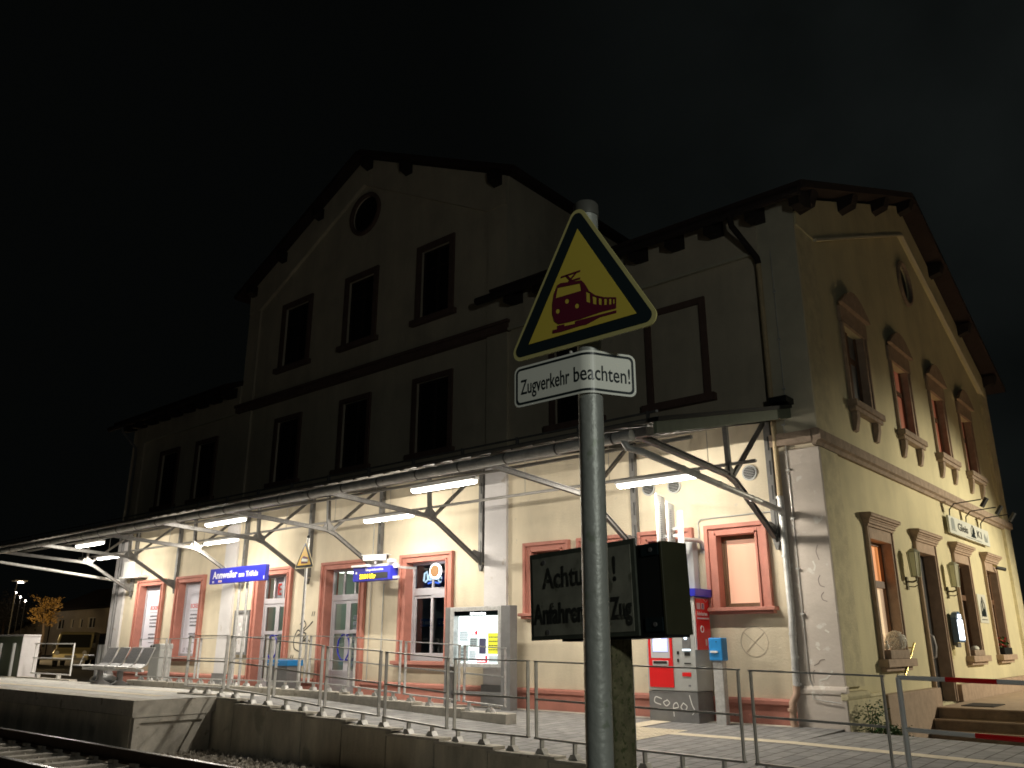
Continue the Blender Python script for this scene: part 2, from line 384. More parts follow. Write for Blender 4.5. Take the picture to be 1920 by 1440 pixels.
# ------------------------------------------------------------------ retaining wall and kerb
e = thing('retaining_wall', (-5, -5.1, -.6), 'dark stepped concrete wall panels carrying the ramp beside the ballast', 'retaining wall')
X = [-10.15, -9.235, -8.27, -7.315, -6.375, -5.413, -4.44, -3.503, -2.567, -1.62, -.68, .26, 1.2, 2.15, 3.1, 4.05, 5.0, 6]
Z = [.40, .365, .295, .25, .20, .135, .075, .04, .0, -.03, -.04, -.045, -.05, -.06, -.08, -.1, -.12]
for i in range(len(X) - 1):
    m = MB(); dx = random.uniform(-.004, .004)
    m.mi(0).box(X[i] + .012, X[i + 1] - .012, -5.155 + dx, -5.04, -.8, Z[i] - .035)
    m.mi(1).box(X[i] + .003, X[i + 1] + (.10 if Z[i] > Z[i + 1 if i + 1 < len(Z) else i] else -.003), -5.165, -4.93, Z[i] - .035, Z[i])
    m.build('wall_panel', [M_CONCD, M_CONC], e, bevel=.006)
e = thing('stepped_kerb', (-8, -2.95, 0), 'low stepped concrete kerb along the back of the ramp, under the rear railing', 'kerb')
kx = [(-16.5, -14.5, .39), (-14.5, -12.5, .39), (-12.5, -10.3, .39), (-10.3, -8.15, .385), (-8.15, -7.0, .35), (-7.0, -6.2, .30), (-6.2, -5.04, .25), (-5.04, -4.08, .215)]
for a, b, z in kx:
    m = MB(); m.box(a + .004, b - .004, -3.06, -2.80, -.15, z); m.build('kerb_block', M_CONC, e, bevel=.01)

# ------------------------------------------------------------------ railings
def railing(name, loc, y, panels, hz, label, feet, rail_z0, mid=.5, m=M_RAIL):
    """panels: list of (xa, za, xb, zb) top rail ends of each panel"""
    e = thing(name, loc, label, 'railing')
    for k, (xa, za, xb, zb) in enumerate(panels):
        t = MB(); t.beam((xa - .02, y, za), (xb + .02, y, zb), .045, .016); t.build('top_rail', m, e)
        t = MB(); t.beam((xa, y, za - hz * (1 - mid)), (xb, y, zb - hz * (1 - mid)), .016, .022); t.build('middle_rail', m, e)
        t = MB(); t.beam((xa - .02, y, za - hz), (xb + .02, y, zb - hz), .05, .022); t.build('bottom_rail', m, e)
        for x, z in ((xa, za), (xb, zb)):
            t = MB(); t.beam((x, y, z - hz), (x, y, z - .006), .05, .014, (1, 0, 0)); t.build('post', m, e)
    for x, z, zf in feet:
        t = MB(); t.box(x - .012, x + .012, y - .03, y + .03, zf + .05, z - .011)
        t.prism([(x - .07, zf), (x + .07, zf), (x + .03, zf + .06), (x - .03, zf + .06)], 1, y - .05, y + .05)
        t.build('foot', m, e)
    return e
NP = [(-10.18, 1.379, -8.90, 1.377), (-8.76, 1.372, -7.53, 1.311), (-7.39, 1.297, -6.17, 1.215), (-6.04, 1.202, -4.80, 1.142), (-4.67, 1.132, -3.43, 1.060), (-3.29, 1.054, -2.04, 1.045), (-1.91, 1.040, -.64, 1.016), (-.52, 1.013, .76, .995), (.90, .990, 2.19, .966)]
def interp(P, x, hz):
    for xa, za, xb, zb in P:
        if xa - .15 <= x <= xb + .15: return za + (zb - za) * (x - xa) / (xb - xa) - hz
    return None
def capz(x):
    for i in range(len(X) - 1):
        if X[i] <= x <= X[i + 1]: return Z[i]
    return 0
feet = []
for i in range(13):
    for dx in (.28, .74):
        x = X[i] + dx
        if x < 2.1: feet.append((x, interp(NP, x, .873), capz(x)))
railing('railing', (-4, -5, 0), -5.0, NP, .873, 'long steel railing on the front stepped wall above the tracks', [f for f in feet if f[1]], 0, .5)
FP = [(-16.25, 1.345, -14.95, 1.352), (-14.80, 1.352, -13.52, 1.358), (-13.38, 1.358, -12.1, 1.366), (-11.96, 1.367, -10.75, 1.38), (-10.6, 1.381, -9.41, 1.392), (-9.27, 1.392, -8.05, 1.358), (-7.9, 1.356, -6.65, 1.29), (-6.51, 1.282, -5.2, 1.225), (-5.08, 1.218, -4.2, 1.178)]
feet = []
x = -16
while x < -4.2:
    zk = [k[2] for k in kx if k[0] <= x <= k[1]]
    z = interp(FP, x, .866)
    if zk and z: feet.append((x, z, zk[0]))
    x += .46
railing('railing', (-10, -2.95, 0), -2.95, FP, .866, 'pale steel railing on the rear kerb, between the ramp and the station wall', feet, 0, .5, M_GALV)

# red and white barrier at the right
e = thing('crossing_barrier', (2.34, -5.02, 0), 'two tube barrier rails with red and white bands in front of the entrance steps', 'barrier')
bx, by = 2.34, -5.02
def bp_(t, z): return (bx + .988 * t, by - .156 * t, z - .012 * t)
m = MB()
for z in (.958, .52): m.tube([bp_(0, z), bp_(3.2, z)], .020, 12)
m.build('white_tube', M_WHITE, e, smooth=True)
m = MB(); m.tube([bp_(0, .958), bp_(.0, -.5)], .024, 12); m.build('post', M_WHITE, e, smooth=True)
m = MB(); m.tube([bp_(3.1, .95), bp_(3.1, -.5)], .024, 12); m.build('post', M_WHITE, e, smooth=True)
m = MB()
for a, z in ((.42, .958), (.60, .52), (1.35, .958), (1.5, .52), (2.2, .958), (2.4, .52)): m.tube([bp_(a, z), bp_(a + .42, z)], .0215, 12)
each(m, 'red_band', M_DBRED, e, smooth=True)
m = MB(); m.box(2.16, 2.20, -5.03, -4.97, -.4, .05); m.build('end_post_base', M_RAIL, e)

# ------------------------------------------------------------------ track
e = thing('track_rail', (-10, -7.2, -.2), 'shiny topped rail nearest the platform', 'rail')
def rail(e, y):
    m = MB(); m.mi(0).box(-60, 20, y - .075, y + .075, -.365, -.34); m.box(-60, 20, y - .012, y + .012, -.34, -.225); m.box(-60, 20, y - .036, y + .036, -.225, -.19)
    m.build('rail_profile', M_RUST, e)
    m = MB(); m.box(-60, 20, y - .033, y + .033, -.19, -.182); m.build('running_surface', M_SHINE, e)
rail(e, -7.22)
e = thing('track_rail', (-10, -8.66, -.2), 'dark rail at the lower left edge, farther from the platform', 'rail'); rail(e, -8.69)
e0 = None
for i in range(26):
    x = -22 + i * .62
    if e0 is None:
        m = MB(); m.prism([(-.13, -.2), (.13, -.2), (.10, 0), (-.10, 0)], 1, -1.3, 1.3)
        for s_ in (-.735, .735): m.box(-.09, .09, s_ - .14, s_ - .08, 0, .045); m.box(-.09, .09, s_ + .08, s_ + .14, 0, .045)
        e0 = m.build('track_sleeper', M_SLEEP); o = e0
    else: o = e0.copy(); COL.objects.link(o)
    o.location = (x, -7.95, -.368)
    props(o, 'weathered concrete sleeper under the rails, half sunk in ballast', 'sleeper', 'sleepers of the track')
m = MB(); random.seed(3)
def zb(x, y):
    if y > -6.6: return -.47
    return -.43 if y > -7 else -.44
base = []
for i in range(9000):
    x = random.uniform(-17, -2.2) if i % 3 else random.uniform(-9.5, -3.5); y = random.uniform(-9.6, -5.2)
    if x < -8.86 and y > -6.6: continue
    r = random.uniform(.018, .042); c = Vector((x, y, zb(x, y) + random.uniform(-.01, .035)))
    if -7.3 < y < -7.12: continue
    vs = []
    for k in range(6):
        d = [(1, 0, 0), (-1, 0, 0), (0, 1, 0), (0, -1, 0), (0, 0, 1), (0, 0, -1)][k]
        vs.append(c + Vector(d) * r * random.uniform(.55, 1.2) + Vector((random.uniform(-1, 1), random.uniform(-1, 1), random.uniform(-1, 1))) * r * .35)
    m.add(vs, [(0, 2, 4), (2, 1, 4), (1, 3, 4), (3, 0, 4), (2, 0, 5), (1, 2, 5), (3, 1, 5), (0, 3, 5)])
n = 60
patch(m, rng(-46, 20, n), rng(-11, -5.16, 14), lambda x, y: zb(x, y) - .01 + .02 * math.sin(x * 7 + y * 5) * math.cos(y * 9 - x * 3))
props(m.build('ballast', M_BALL), 'loose grey ballast stones between the rails and the retaining wall', 'ballast', kind='stuff')
# leaf litter / weeds clump near wall foot
# ------------------------------------------------------------------ BUILDING
B = thing('station_building', (0, 0, 0), 'three storey cream station building with a central gable and red framed windows', 'building')
FZ = .04
def wall_poly(mb, outer, holes, fn, depth, dn):
    """outer/holes in 2D; fn maps (a,b,t)->point, t = depth into wall. Front sheet with holes plus reveals"""
    pl = [[Vector((p[0], p[1], 0)) for p in outer]] + [[Vector((p[0], p[1], 0)) for p in h] for h in holes]
    flat = [p for q in pl for p in q]; tris = tessellate_polygon(pl)
    mb.add([fn(p.x, p.y, 0) for p in flat], [tuple(t) for t in tris])
    for h in holes:
        nn = len(h)
        for i in range(nn):
            a, b = h[i], h[(i + 1) % nn]
            mb.quad(fn(a[0], a[1], 0), fn(b[0], b[1], 0), fn(b[0], b[1], depth), fn(a[0], a[1], depth))
def rect(a0, a1, b0, b1): return [(a0, b0), (a1, b0), (a1, b1), (a0, b1)]
fF = lambda a, b, t: (a, t, b)
fS = lambda a, b, t: (-t, a, b)
# openings (inner) of the front, ground floor: outer frame -> inner
def inner(o): return (o[0] + .21, o[1] - .21, o[2], o[3] - .18)
GF = {'A': (-2.09, -.95, 1.83, 3.22), 'B': (-3.46, -2.32, 1.83, 3.22), 'C': (-4.85, -3.72, 1.83, 3.22), 'D': (-6.22, -5.05, 1.83, 3.22),
      'K': (-9.97, -8.25, .88, 3.22), 'D2': (-12.95, -11.2, FZ, 3.22), 'D1': (-15.97, -14.22, FZ, 3.22), 'L2': (-20.27, -18.59, .88, 3.22), 'L1': (-22.78, -21.0, .88, 3.22)}
holes = []
for k, o in GF.items():
    i = inner(o); holes.append(rect(i[0], i[1], max(i[2], FZ - .0) + (0 if k[0] != 'D' or k == 'D' else .002), i[3]))
UP2 = [(-22.45, -21.15), (-20.1, -18.8), (-15.7, -14.4), (-12.68, -11.4), (-9.8, -8.42), (-5.5, -4.2), (-3.1, -1.78)]
UP3 = [(-15.8, -14.3), (-12.78, -11.36), (-9.82, -8.46)]
for a, b in UP2[:-1]: holes.append(rect(a + .12, b - .12, 5.6, 7.4))
for a, b in UP3: holes.append(rect(a + .16, b - .16, 9.08, 10.98))
holes.append([(-12.1 + .55 * math.cos(t * PI / 10), 12.98 + .55 * math.sin(t * PI / 10)) for t in range(20)])
outer = [(-24.5, -.3), (0, -.3), (0, 8.95), (-6.68, 8.95), (-6.68, 12.07), (-12.15, 14.78), (-17.6, 12.07), (-17.6, 8.95), (-24.5, 8.95)]
m = MB(); wall_poly(m, outer, holes, fF, .34, 1); m.build('front_wall', M_WALL, B)
SG = [(1.87, 3.30, 1.0, 3.24), (4.75, 6.22, .14, 3.24), (7.68, 9.12, 1.0, 3.24), (10.6, 12.02, 1.0, 3.24)]
SU = [(1.95, 3.35), (4.87, 6.27), (7.8, 9.2), (10.62, 12.02)]
def arch(a0, a1, b0, b1, rise, n=8):
    P = [(a0, b0), (a1, b0), (a1, b1)]
    return P + [(a1 + (a0 - a1) * i / n, b1 + rise * math.sin(PI * i / n)) for i in range(1, n)] + [(a0, b1)]
holes = [rect(o[0] + .13, o[1] - .13, o[2], o[3] - .2) for o in SG] + [rect(a + .16, b - .16, 5.56, 7.15) for a, b in SU]
holes.append([(7.15 + .42 * math.cos(t * PI / 10), 9.72 + .5 * math.sin(t * PI / 10)) for t in range(20)])
outer = [(0, -.6), (14.5, -.6), (14.5, 8.95), (7.3, 11.95), (0, 8.95)]
m = MB(); wall_poly(m, outer, holes, fS, .34, 1); m.build('side_wall', M_SIDE, B)
m = MB()
m.quad((-6.68, 0, 8.9), (-6.68, 14.5, 8.9), (-6.68, 14.5, 12.07), (-6.68, 0, 12.07)); m.quad((-17.6, 0, 8.9), (-17.6, 14.5, 8.9), (-17.6, 14.5, 12.07), (-17.6, 0, 12.07))
m.quad((-24.5, 0, -.3), (-24.5, 14.5, -.3), (-24.5, 14.5, 8.95), (-24.5, 7.3, 11.95), (-24.5, 0, 8.95)); m.quad((-24.5, 14.5, -.3), (0, 14.5, -.3), (0, 14.5, 8.95), (-24.5, 14.5, 8.95))
m.build('rear_wall', M_WALL, B)
# roofs
m = MB()
def roofslab(m, P, t=.14):
    P = [Vector(p) for p in P]; nrm = (P[1] - P[0]).cross(P[2] - P[0]).normalized()
    if nrm.z < 0: nrm = -nrm
    n = len(P); m.add(P + [p + nrm * t for p in P], [tuple(range(n)), tuple(range(n, 2 * n))] + [(i, (i + 1) % n, n + (i + 1) % n, n + i) for i in range(n)])
k = .413
ez = 8.97 - .62 * k
for xa, xb in ((-6.7, .50), (-25.0, -17.58)):
    roofslab(m, [(xa, -.62, ez), (xb, -.62, ez), (xb, 7.3, 8.97 + 7.3 * k), (xa, 7.3, 8.97 + 7.3 * k)])
    roofslab(m, [(xa, 15.3, ez), (xb, 15.3, ez), (xb, 7.3, 8.97 + 7.3 * k), (xa, 7.3, 8.97 + 7.3 * k)])
ks = (14.78 - 12.07) / 5.45
for s_ in (-1, 1):
    xe = -12.15 + s_ * 5.9; ze = 14.80 - 5.9 * ks
    roofslab(m, [(-12.15, -.40, 14.80), (xe, -.40, ze), (xe, 15.1, ze), (-12.15, 15.1, 14.80)])
RO = m.build('roof', M_ROOF, B)
# rafters / purlin ends
m = MB()
for i in range(9): x = .3 - i * .82; m.prism([(0, ez - .1), (-.3, ez - .22), (-.58, ez - .24), (-.58, ez + .02), (0, ez + .2)], 0, x - .09, x + .09)
for i in range(9): x = -17.9 - i * .82; m.prism([(0, ez - .1), (-.3, ez - .22), (-.58, ez - .24), (-.58, ez + .02), (0, ez + .2)], 0, x - .09, x + .09)
for y in (.1, 2.55, 5.0, 7.3, 9.6, 12.0, 14.4):
    z = 8.9 + min(y, 14.6 - y) * k; m.prism([(0, z - .30), (.38, z - .2), (.46, z + .05), (0, z + .05)], 1, y - .13, y + .13)
for s_ in (-1, 1):
    for d in (.25, 1.95, 5.2) if s_ > 0 else (1.95, 3.7, 5.2):
        x = -12.15 + s_ * d; z = 14.72 - d * ks; m.prism([(-.0, z - .32), (-.34, z - .22), (-.37, z + .02), (-.0, z + .02)], 0, x - .13, x + .13)
each(m, 'purlin_end', M_EAVE, RO)
m = MB(); m.tube([(-7.05, -.70, ez - .07), (.46, -.70, ez - .07)], .085, 10); m.build('eave_gutter', M_EAVE, RO)
m = MB(); m.tube([(-25.2, -.70, ez - .07), (-17.6, -.70, ez - .07)], .085, 10); m.build('eave_gutter', M_EAVE, RO)
# friezes (stepped out bands under the eaves)
m = MB(); m.box(-6.64, -.62, -.10, -.002, 8.05, 8.93); m.box(-23.6, -17.64, -.10, -.002, 8.05, 8.93)
th = .85
m.prism([(-17.0, 11.3), (-12.15, 13.92), (-7.3, 11.3), (-6.7, 11.3), (-6.7, 12.05), (-12.15, 14.76), (-17.58, 12.05), (-17.58, 11.3)], 1, -.10, -.002)
m.build('frieze', M_WALL, B)
m = MB(); m.prism([(.8, 8.40), (7.2, 11.05), (13.75, 8.40), (14.48, 8.40), (14.48, 8.9), (7.3, 11.9), (.0, 8.9), (.0, 8.40)], 0, .10, .002); m.build('frieze', M_SIDE, B)
m = MB(); 
m.beam((.11, .8, 8.39), (.11, 7.2, 11.04), .06, .05, (0, 0, 1)); m.beam((.11, 7.2, 11.04), (.11, 13.75, 8.39), .06, .05); m.beam((-6.6, -.11, 8.04), (-.66, -.11, 8.04), .06, .06); m.beam((-23.6, -.11, 8.04), (-17.7, -.11, 8.04), .06, .05)
each(m, 'frieze_moulding', M_FRZ, B)
# pilasters (lesenes)
m = MB(); m.box(-.66, .07, -.07, -.002, .62, 4.34); m.build('corner_pilaster', M_PINK, B, bevel=.008)
m = MB(); m.box(-.66, .07, -.07, -.002, 4.60, 8.9); m.build('corner_pilaster', M_FRZ, B)
m = MB(); m.box(.0, .07, 0, .78, .62, 4.34); m.box(.002, .07, 0, .78, 4.60, 8.42); m.build('corner_pilaster', M_SIDEP, B)
m = MB(); m.box(.002, .08, 13.78, 14.56, -.4, 4.5); m.box(.002, .08, 13.78, 14.56, 4.62, 8.42); m.build('corner_pilaster', M_SIDEP, B)
for a, b in ((-7.30, -6.68), (-17.60, -17.0)):
    m = MB(); m.box(a, b, -.07, -.002, .45, 5.0); m.build('pilaster', M_PIL, B)
    m = MB(); m.box(a, b, -.065, -.002, 5.0, 8.02); m.box(a, b, -.065, -.002, 8.28, 11.3); m.build('pilaster', M_WALL, B)
    m = MB(); m.box(a - .02, b + .02, -.11, -.002, -.1, .45); m.build('pilaster_base', M_CABD, B)
m = MB(); m.box(-24.55, -23.7, -.07, -.002, -.1, 5.0); m.build('pilaster', M_PIL, B)
m = MB(); m.box(-24.55, -23.7, -.065, -.002, 5.0, 8.9); m.build('pilaster', M_WALL, B)
# string courses
m = MB(); m.box(-17.72, -6.6, -.16, -.002, 8.03, 8.27); m.box(-17.76, -6.56, -.20, -.002, 8.2, 8.275); m.build('string_course', M_DARKST, B)
m = MB()
prof = [(0, 4.36), (.06, 4.36), (.09, 4.42), (.15, 4.44), (.15, 4.60), (.11, 4.63), (0, 4.64)]
m.prism([(p[0], p[1]) for p in prof], 1, -.15, 14.62)
m.box(-.72, -.001, -.16, -.002, 4.42, 4.62)
m.build('string_course', M_BRN2, B)
# plinths
m = MB()
for a, b in ((-6.66, -.68), (-11.15, -7.32), (-14.15, -13.02), (-16.98, -16.02), (-23.68, -17.62)):
    m = MB(); m.box(a, b, -.06, -.002, -.15, .33); m.prism([(-.002, .42), (-.06, .42), (-.10, .39), (-.10, .335), (-.06, .33), (-.002, .33)], 0, a, b); m.build('plinth', M_RED, B)
pass
m = MB(); m.box(-.70, .085, -.106, -.002, -.3, .50); m.prism([(-.002, .64), (-.08, .63), (-.12, .58), (-.12, .52), (-.10, .50), (-.002, .50)], 0, -.70, .10); m.build('plinth', M_PINK, B, bevel=.01)
m = MB(); m.box(.002, .10, -.098, 1.55, -.6, .44); m.prism([(.002, .56), (.09, .55), (.13, .50), (.10, .44), (.002, .44)], 1, -.12, .85); m.prism([(.002, .50), (.09, .5), (.12, .46), (.10, .44), (.002, .44)], 1, .85, 1.55); m.build('plinth', M_SIDEP, B, bevel=.01)
for a in ((.16, 1.56, 4.68), (.14, 6.30, 14.5)): m = MB(); m.box(.002, a[0], a[1], a[2], -.6, .455); m.build('plinth', M_BRN, B, bevel=.01)

def surround(par, o, mt, base=False, w=.21, d=.10):
    """red two-step stone frame around an opening on the front"""
    x0, x1, z0, z1 = o; m = MB(); zt = z1 - .18
    m.box(x0, x0 + .07, -d, -.002, z0, z1); m.box(x1 - .07, x1, -d, -.002, z0, z1); m.box(x0 + .07, x1 - .07, -d, -.002, z1 - .07, z1)
    m.box(x0 + .07, x0 + w - .035, -d * .55, -.002, z0, z1 - .07); m.box(x1 - w + .035, x1 - .07, -d * .55, -.002, z0, z1 - .07); m.box(x0 + w - .035, x1 - w + .035, -d * .55, -.002, zt + .03, z1 - .07)
    g_ = .006; m.box(x0 + w - .035, x0 + w + g_, -d * .8, .335, z0, zt); m.box(x1 - w - g_, x1 - w + .035, -d * .8, .335, z0, zt); m.box(x0 + w + g_, x1 - w - g_, -d * .8, .335, zt - g_, zt + .03)
    return m.build('stone_surround', mt, par, bevel=.006)
def sill(par, x0, x1, z, mt, d=.17, h=.11):
    m = MB(); m.box(x0 - .07, x1 + .07, -d, .16, z - h * .55, z); m.box(x0 - .03, x1 + .03, -d * .7, -.002, z - h, z - h * .55); return m.build('sill', mt, par, bevel=.008)
def frame_rect(m, x0, x1, z0, z1, w, y0, y1):
    m.box(x0, x0 + w, y0, y1, z0, z1); m.box(x1 - w, x1, y0, y1, z0, z1); m.box(x0 + w, x1 - w, y0, y1, z0, z0 + w); m.box(x0 + w, x1 - w, y0, y1, z1 - w, z1)
def child(name, par):
    e = bpy.data.objects.new(name, None); e.parent = par; COL.objects.link(e); ORG[e.name] = ORG[par.name]; return e
def back(par, x0, x1, z0, z1, mt, y=.33, name='pane'):
    m = MB(); m.quad((x0, y, z0), (x1, y, z0), (x1, y, z1), (x0, y, z1)); return m.build(name, mt, par)

# small windows A-D
for kk in 'ABCD':
    o = GF[kk]; W = child('window', B); surround(W, o, M_RED); sill(W, o[0], o[1], o[2], M_RED)
    x0, x1, z0, z1 = inner(o); m = MB(); frame_rect(m, x0, x1, z0, z1, .04, .13, .2); frame_rect(m, x0 + .04, x1 - .04, z0 + .04, z1 - .04, .035, .15, .19); m.box(x0 + .03, x0 + .12, .12, .14, z0 + .005, z0 + .02); m.build('frame', M_WOOD, W, bevel=.004)
    back(W, x0, x1, z0, z1, M_CURT if kk == 'A' else M_DARK, .18, 'curtain' if kk == 'A' else 'dark_pane'); 
# big windows
def transom_window(W, o, lit=None):
    surround(W, o, M_RED); sill(W, o[0], o[1], o[2], M_RED, .2, .14)
W = child('window', B); o = GF['K']; transom_window(W, o)
x0, x1, z0, z1 = inner(o); xm = (x0 + x1) / 2
m = MB(); frame_rect(m, x0, x1, z0, z1, .055, .16, .24); m.box(x0 + .055, x1 - .055, .16, .24, 2.30, 2.46); m.box(xm - .02, xm + .02, .17, .23, 2.46, z1 - .055)
frame_rect(m, x0 + .055, xm + .03, z0 + .1, 2.30, .065, .19, .23); frame_rect(m, xm - .03, x1 - .055, z0 + .1, 2.30, .065, .165, .185); m.box(x0 + .055, x1 - .055, .16, .22, z0 + .055, z0 + .16)
m.box(xm + .0, xm + .02, .14, .165, 1.55, 1.72)
m.build('frame', M_ALU, W, bevel=.004)
m = MB(); m.quad((x0, .21, z0), (x1, .21, z0), (x1, .21, z1), (x0, .21, z1)); m.build('pane', M_GLASSD, W)
m = MB(); m.box(x0 - .5, x1 + .5, 1.9, 1.95, .3, 3.4); m.box(x0 - .5, x1 + .5, .5, 1.9, .3, .34); m.box(x0 + .1, x0 + .5, 1.2, 1.6, .3, 1.7); m.box(x1 - .6, x1 - .2, 1.0, 1.4, .3, 1.45); m.build('dark_room', M_DARK, W)
m = MB()
for a in (x0 + .22, xm + .13): m.box(a, a + .37, .236, .242, 1.61, 1.79)
m.build('blue_banner', mat('banner_blue', (.01, .12, .42), .5), W)
m = MB()
for a in (x0 + .22, xm + .13):
    text(m, 'KARLS', (a + .15, .234, 1.665), (1, 0, 0), (0, -1, 0), .085, .8, .003)
    c = Vector((a + .075, .234, 1.70))
    for q in range(6): m.beam(c + Vector((.045 * math.cos(q * PI / 3), 0, .045 * math.sin(q * PI / 3))), c + Vector((.045 * math.cos((q + 2) * PI / 3), 0, .045 * math.sin((q + 2) * PI / 3))), .003, .01, (0, 1, 0))
m.build('banner_lettering', M_WHITE, W)
# things hanging in that window
e = thing('neon_beer_sign', (-9.2, .3, 2.6), 'glowing white and blue neon sign inside the upper panes of the wide window', 'neon sign')
m = MB(); random.seed(5)
for i in range(7):
    c = Vector((-9.30 + .055 * i, .27, 2.70 + random.uniform(-.05, .05))); m.tube([c + Vector((.05 * math.cos(t), 0, .075 * math.sin(t))) for t in [q * .7 for q in range(9)]], .016, 6)
m.tube([(-9.50, .27, 2.62), (-9.48, .27, 2.80), (-9.40, .27, 2.84), (-9.37, .27, 2.66), (-9.45, .27, 2.6)], .022, 6); m.build('white_tube', M_NEON, e)
m = MB(); m.tube([(-9.36, .27, 2.57), (-9.2, .27, 2.60), (-9.0, .27, 2.56)], .022, 6); m.tube([(-9.3, .28, 2.66), (-9.05, .28, 2.68)], .02, 6); m.build('blue_tube', M_NEONB, e)
e = thing('round_wall_lamp', (-8.65, -.2, 2.8), 'round brown lamp with a white ring hanging beside the neon sign', 'lamp')
m = MB(); m.disc((-8.78, -.06, 2.80), (0, 1, 0), .17, .05, 28); m.build('white_ring', M_WHT, e, smooth=True)
m = MB(); m.disc((-8.78, -.09, 2.80), (0, 1, 0), .135, .02, 28); m.build('brown_disc', mat('brown_disc', (.25, .13, .05), .5), e, smooth=True)
m = MB(); m.box(-8.82, -8.74, -.04, .2, 2.78, 2.82); m.build('arm', M_ALU, e)

# windows with posters
def poster_win(o, logo):
    W = child('window', B); transom_window(W, o); x0, x1, z0, z1 = inner(o)
    m = MB(); frame_rect(m, x0, x1, z0, z1, .08, .15, .23); m.build('frame', M_ALU, W, bevel=.004)
    m = MB(); m.quad((x0 + .08, .185, z0 + .08), (x1 - .08, .185, z0 + .08), (x1 - .08, .185, z1 - .08), (x0 + .08, .185, z1 - .08)); m.build('poster', M_PAPER, W)
    cx = x0 + .68; m = MB(); text(m, 'ECKERT', (cx, .18, 2.28), (1, 0, 0), (0, -1, 0), .17, .8, .002, fit=.62, center=True); m.build('red_lettering', M_REDP, W)
    m = MB(); random.seed(int(-x0 * 10)); m.box(cx - .33, cx + .33, .178, .183, 2.19, 2.20)
    for (z, w_, h) in ((2.06, .55, .05), (1.95, .58, .05), (1.85, .52, .04), (1.74, .50, .055), (1.50, .52, .05), (1.39, .48, .05), (1.26, .4, .02)):
        a = cx - w_ / 2
        while a < cx + w_ / 2:
            wl = random.uniform(.03, .07); m.box(a, min(a + wl, cx + w_ / 2), .178, .183, z, z + h * random.uniform(.7, 1)); a += wl + random.uniform(.006, .014)
    for q in range(5):
        c = Vector((x0 + .25 + q * .2, .181, 1.06)); m.tube([c + Vector((.05 * math.cos(t * .8 + q), 0, .07 * math.sin(t))) for t in range(7)], .006, 4)
    m.build('print', M_INK, W)
poster_win(GF['L1'], 0); poster_win(GF['L2'], 1)

# doors
def station_door(o, which):
    W = child('entrance_door', B); surround(W, o, M_RED); x0, x1, z0, z1 = inner(o); m = MB()
    z0 = FZ; xm = (x0 + x1) / 2 + .0
    frame_rect(m, x0, x1, z0, z1, .06, .16, .24)
    m.box(x0 + .06, x1 - .06, .15, .24, 2.28, 2.42)
    for i in (1, 2): xx = x0 + (x1 - x0) * i / 3; m.box(xx - .03, xx + .03, .17, .23, 2.42, z1 - .06)
    for a, b in ((x0 + .06, xm), (xm, x1 - .06)):
        frame_rect(m, a, b, z0 + .01, 2.28, .085, .175, .225)
        m.box(a + .085, b - .085, .18, .22, 1.48, 1.57); m.box(a + .085, b - .085, .18, .22, z0 + .09, .62 if which == 2 else .35)
    m.build('door_frame', M_ALU, W, bevel=.004)
    m = MB(); m.quad((x0, .20, z0), (x1, .20, z0), (x1, .20, z1), (x0, .20, z1)); m.build('pane', M_GLASS, W)
    m = MB()
    for s_ in (-1, 1):
        c = xm + s_ * .10; m.tube([(c - s_ * .02, .17, .86), (c - s_ * .02, .10, .86), (c + s_ * .10, .09, 1.0), (c + s_ * .13, .09, 1.15), (c + s_ * .10, .09, 1.32), (c - s_ * .02, .10, 1.45), (c - s_ * .02, .17, 1.45)], .02, 8)
    m.build('door_handle', M_BLUEG, W, smooth=True)
    if which == 1:
        m = MB(); text(m, 'E', (x0 + .50, .24, 2.52), (1, 0, 0), (0, -1, 0), .42, .9, .01); text(m, 'C', (x0 + .98, .24, 2.52), (1, 0, 0), (0, -1, 0), .42, .9, .01); m.build('red_lettering', M_REDP, W)
        m = MB(); m.quad((x0 + .4, .26, 2.44), (x1 - .06, .26, 2.44), (x1 - .06, .26, 3.0), (x0 + .4, .26, 3.0)); m.build('white_film', M_PAPER, W)
    else:
        m = MB(); random.seed(9)
        for i in range(10): zz = .55 + i * .14; m.box(xm + .14, x1 - .2, .235, .24, zz, zz + .1)
        m.build('paper_notice', M_PAPER, W)
        m = MB()
        for i in range(10):
            zz = .55 + i * .14
            for j in range(3): m.box(xm + .16, xm + .16 + random.uniform(.15, .27), .228, .233, zz + .015 + j * .027, zz + .027 + j * .027)
        m.build('print', M_INK, W)
station_door(GF['D1'], 1); station_door(GF['D2'], 2)
# waiting room behind the doors
m = MB(); m.box(-16.6, -10.6, 4.5, 4.6, 0, 3.4); m.box(-16.7, -16.6, .36, 4.6, 0, 3.4); m.box(-10.6, -10.5, .36, 4.6, 0, 3.4); m.box(-16.6, -10.6, .36, 4.6, 3.35, 3.4)
m.box(-14.0, -13.2, 2.0, 4.5, 0, 2.6)
m.build('waiting_room_walls', M_ROOM, B)
m = MB(); m.box(-16.6, -10.6, .36, 4.6, 0, .03); m.build('waiting_room_floor', M_CABG, B)
m = MB(); m.box(-15.6, -15.4, 1.2, 3.6, 3.27, 3.33); m.box(-12.1, -11.9, 1.2, 3.6, 3.27, 3.33); m.build('waiting_room_lamp', M_ROOML, B)
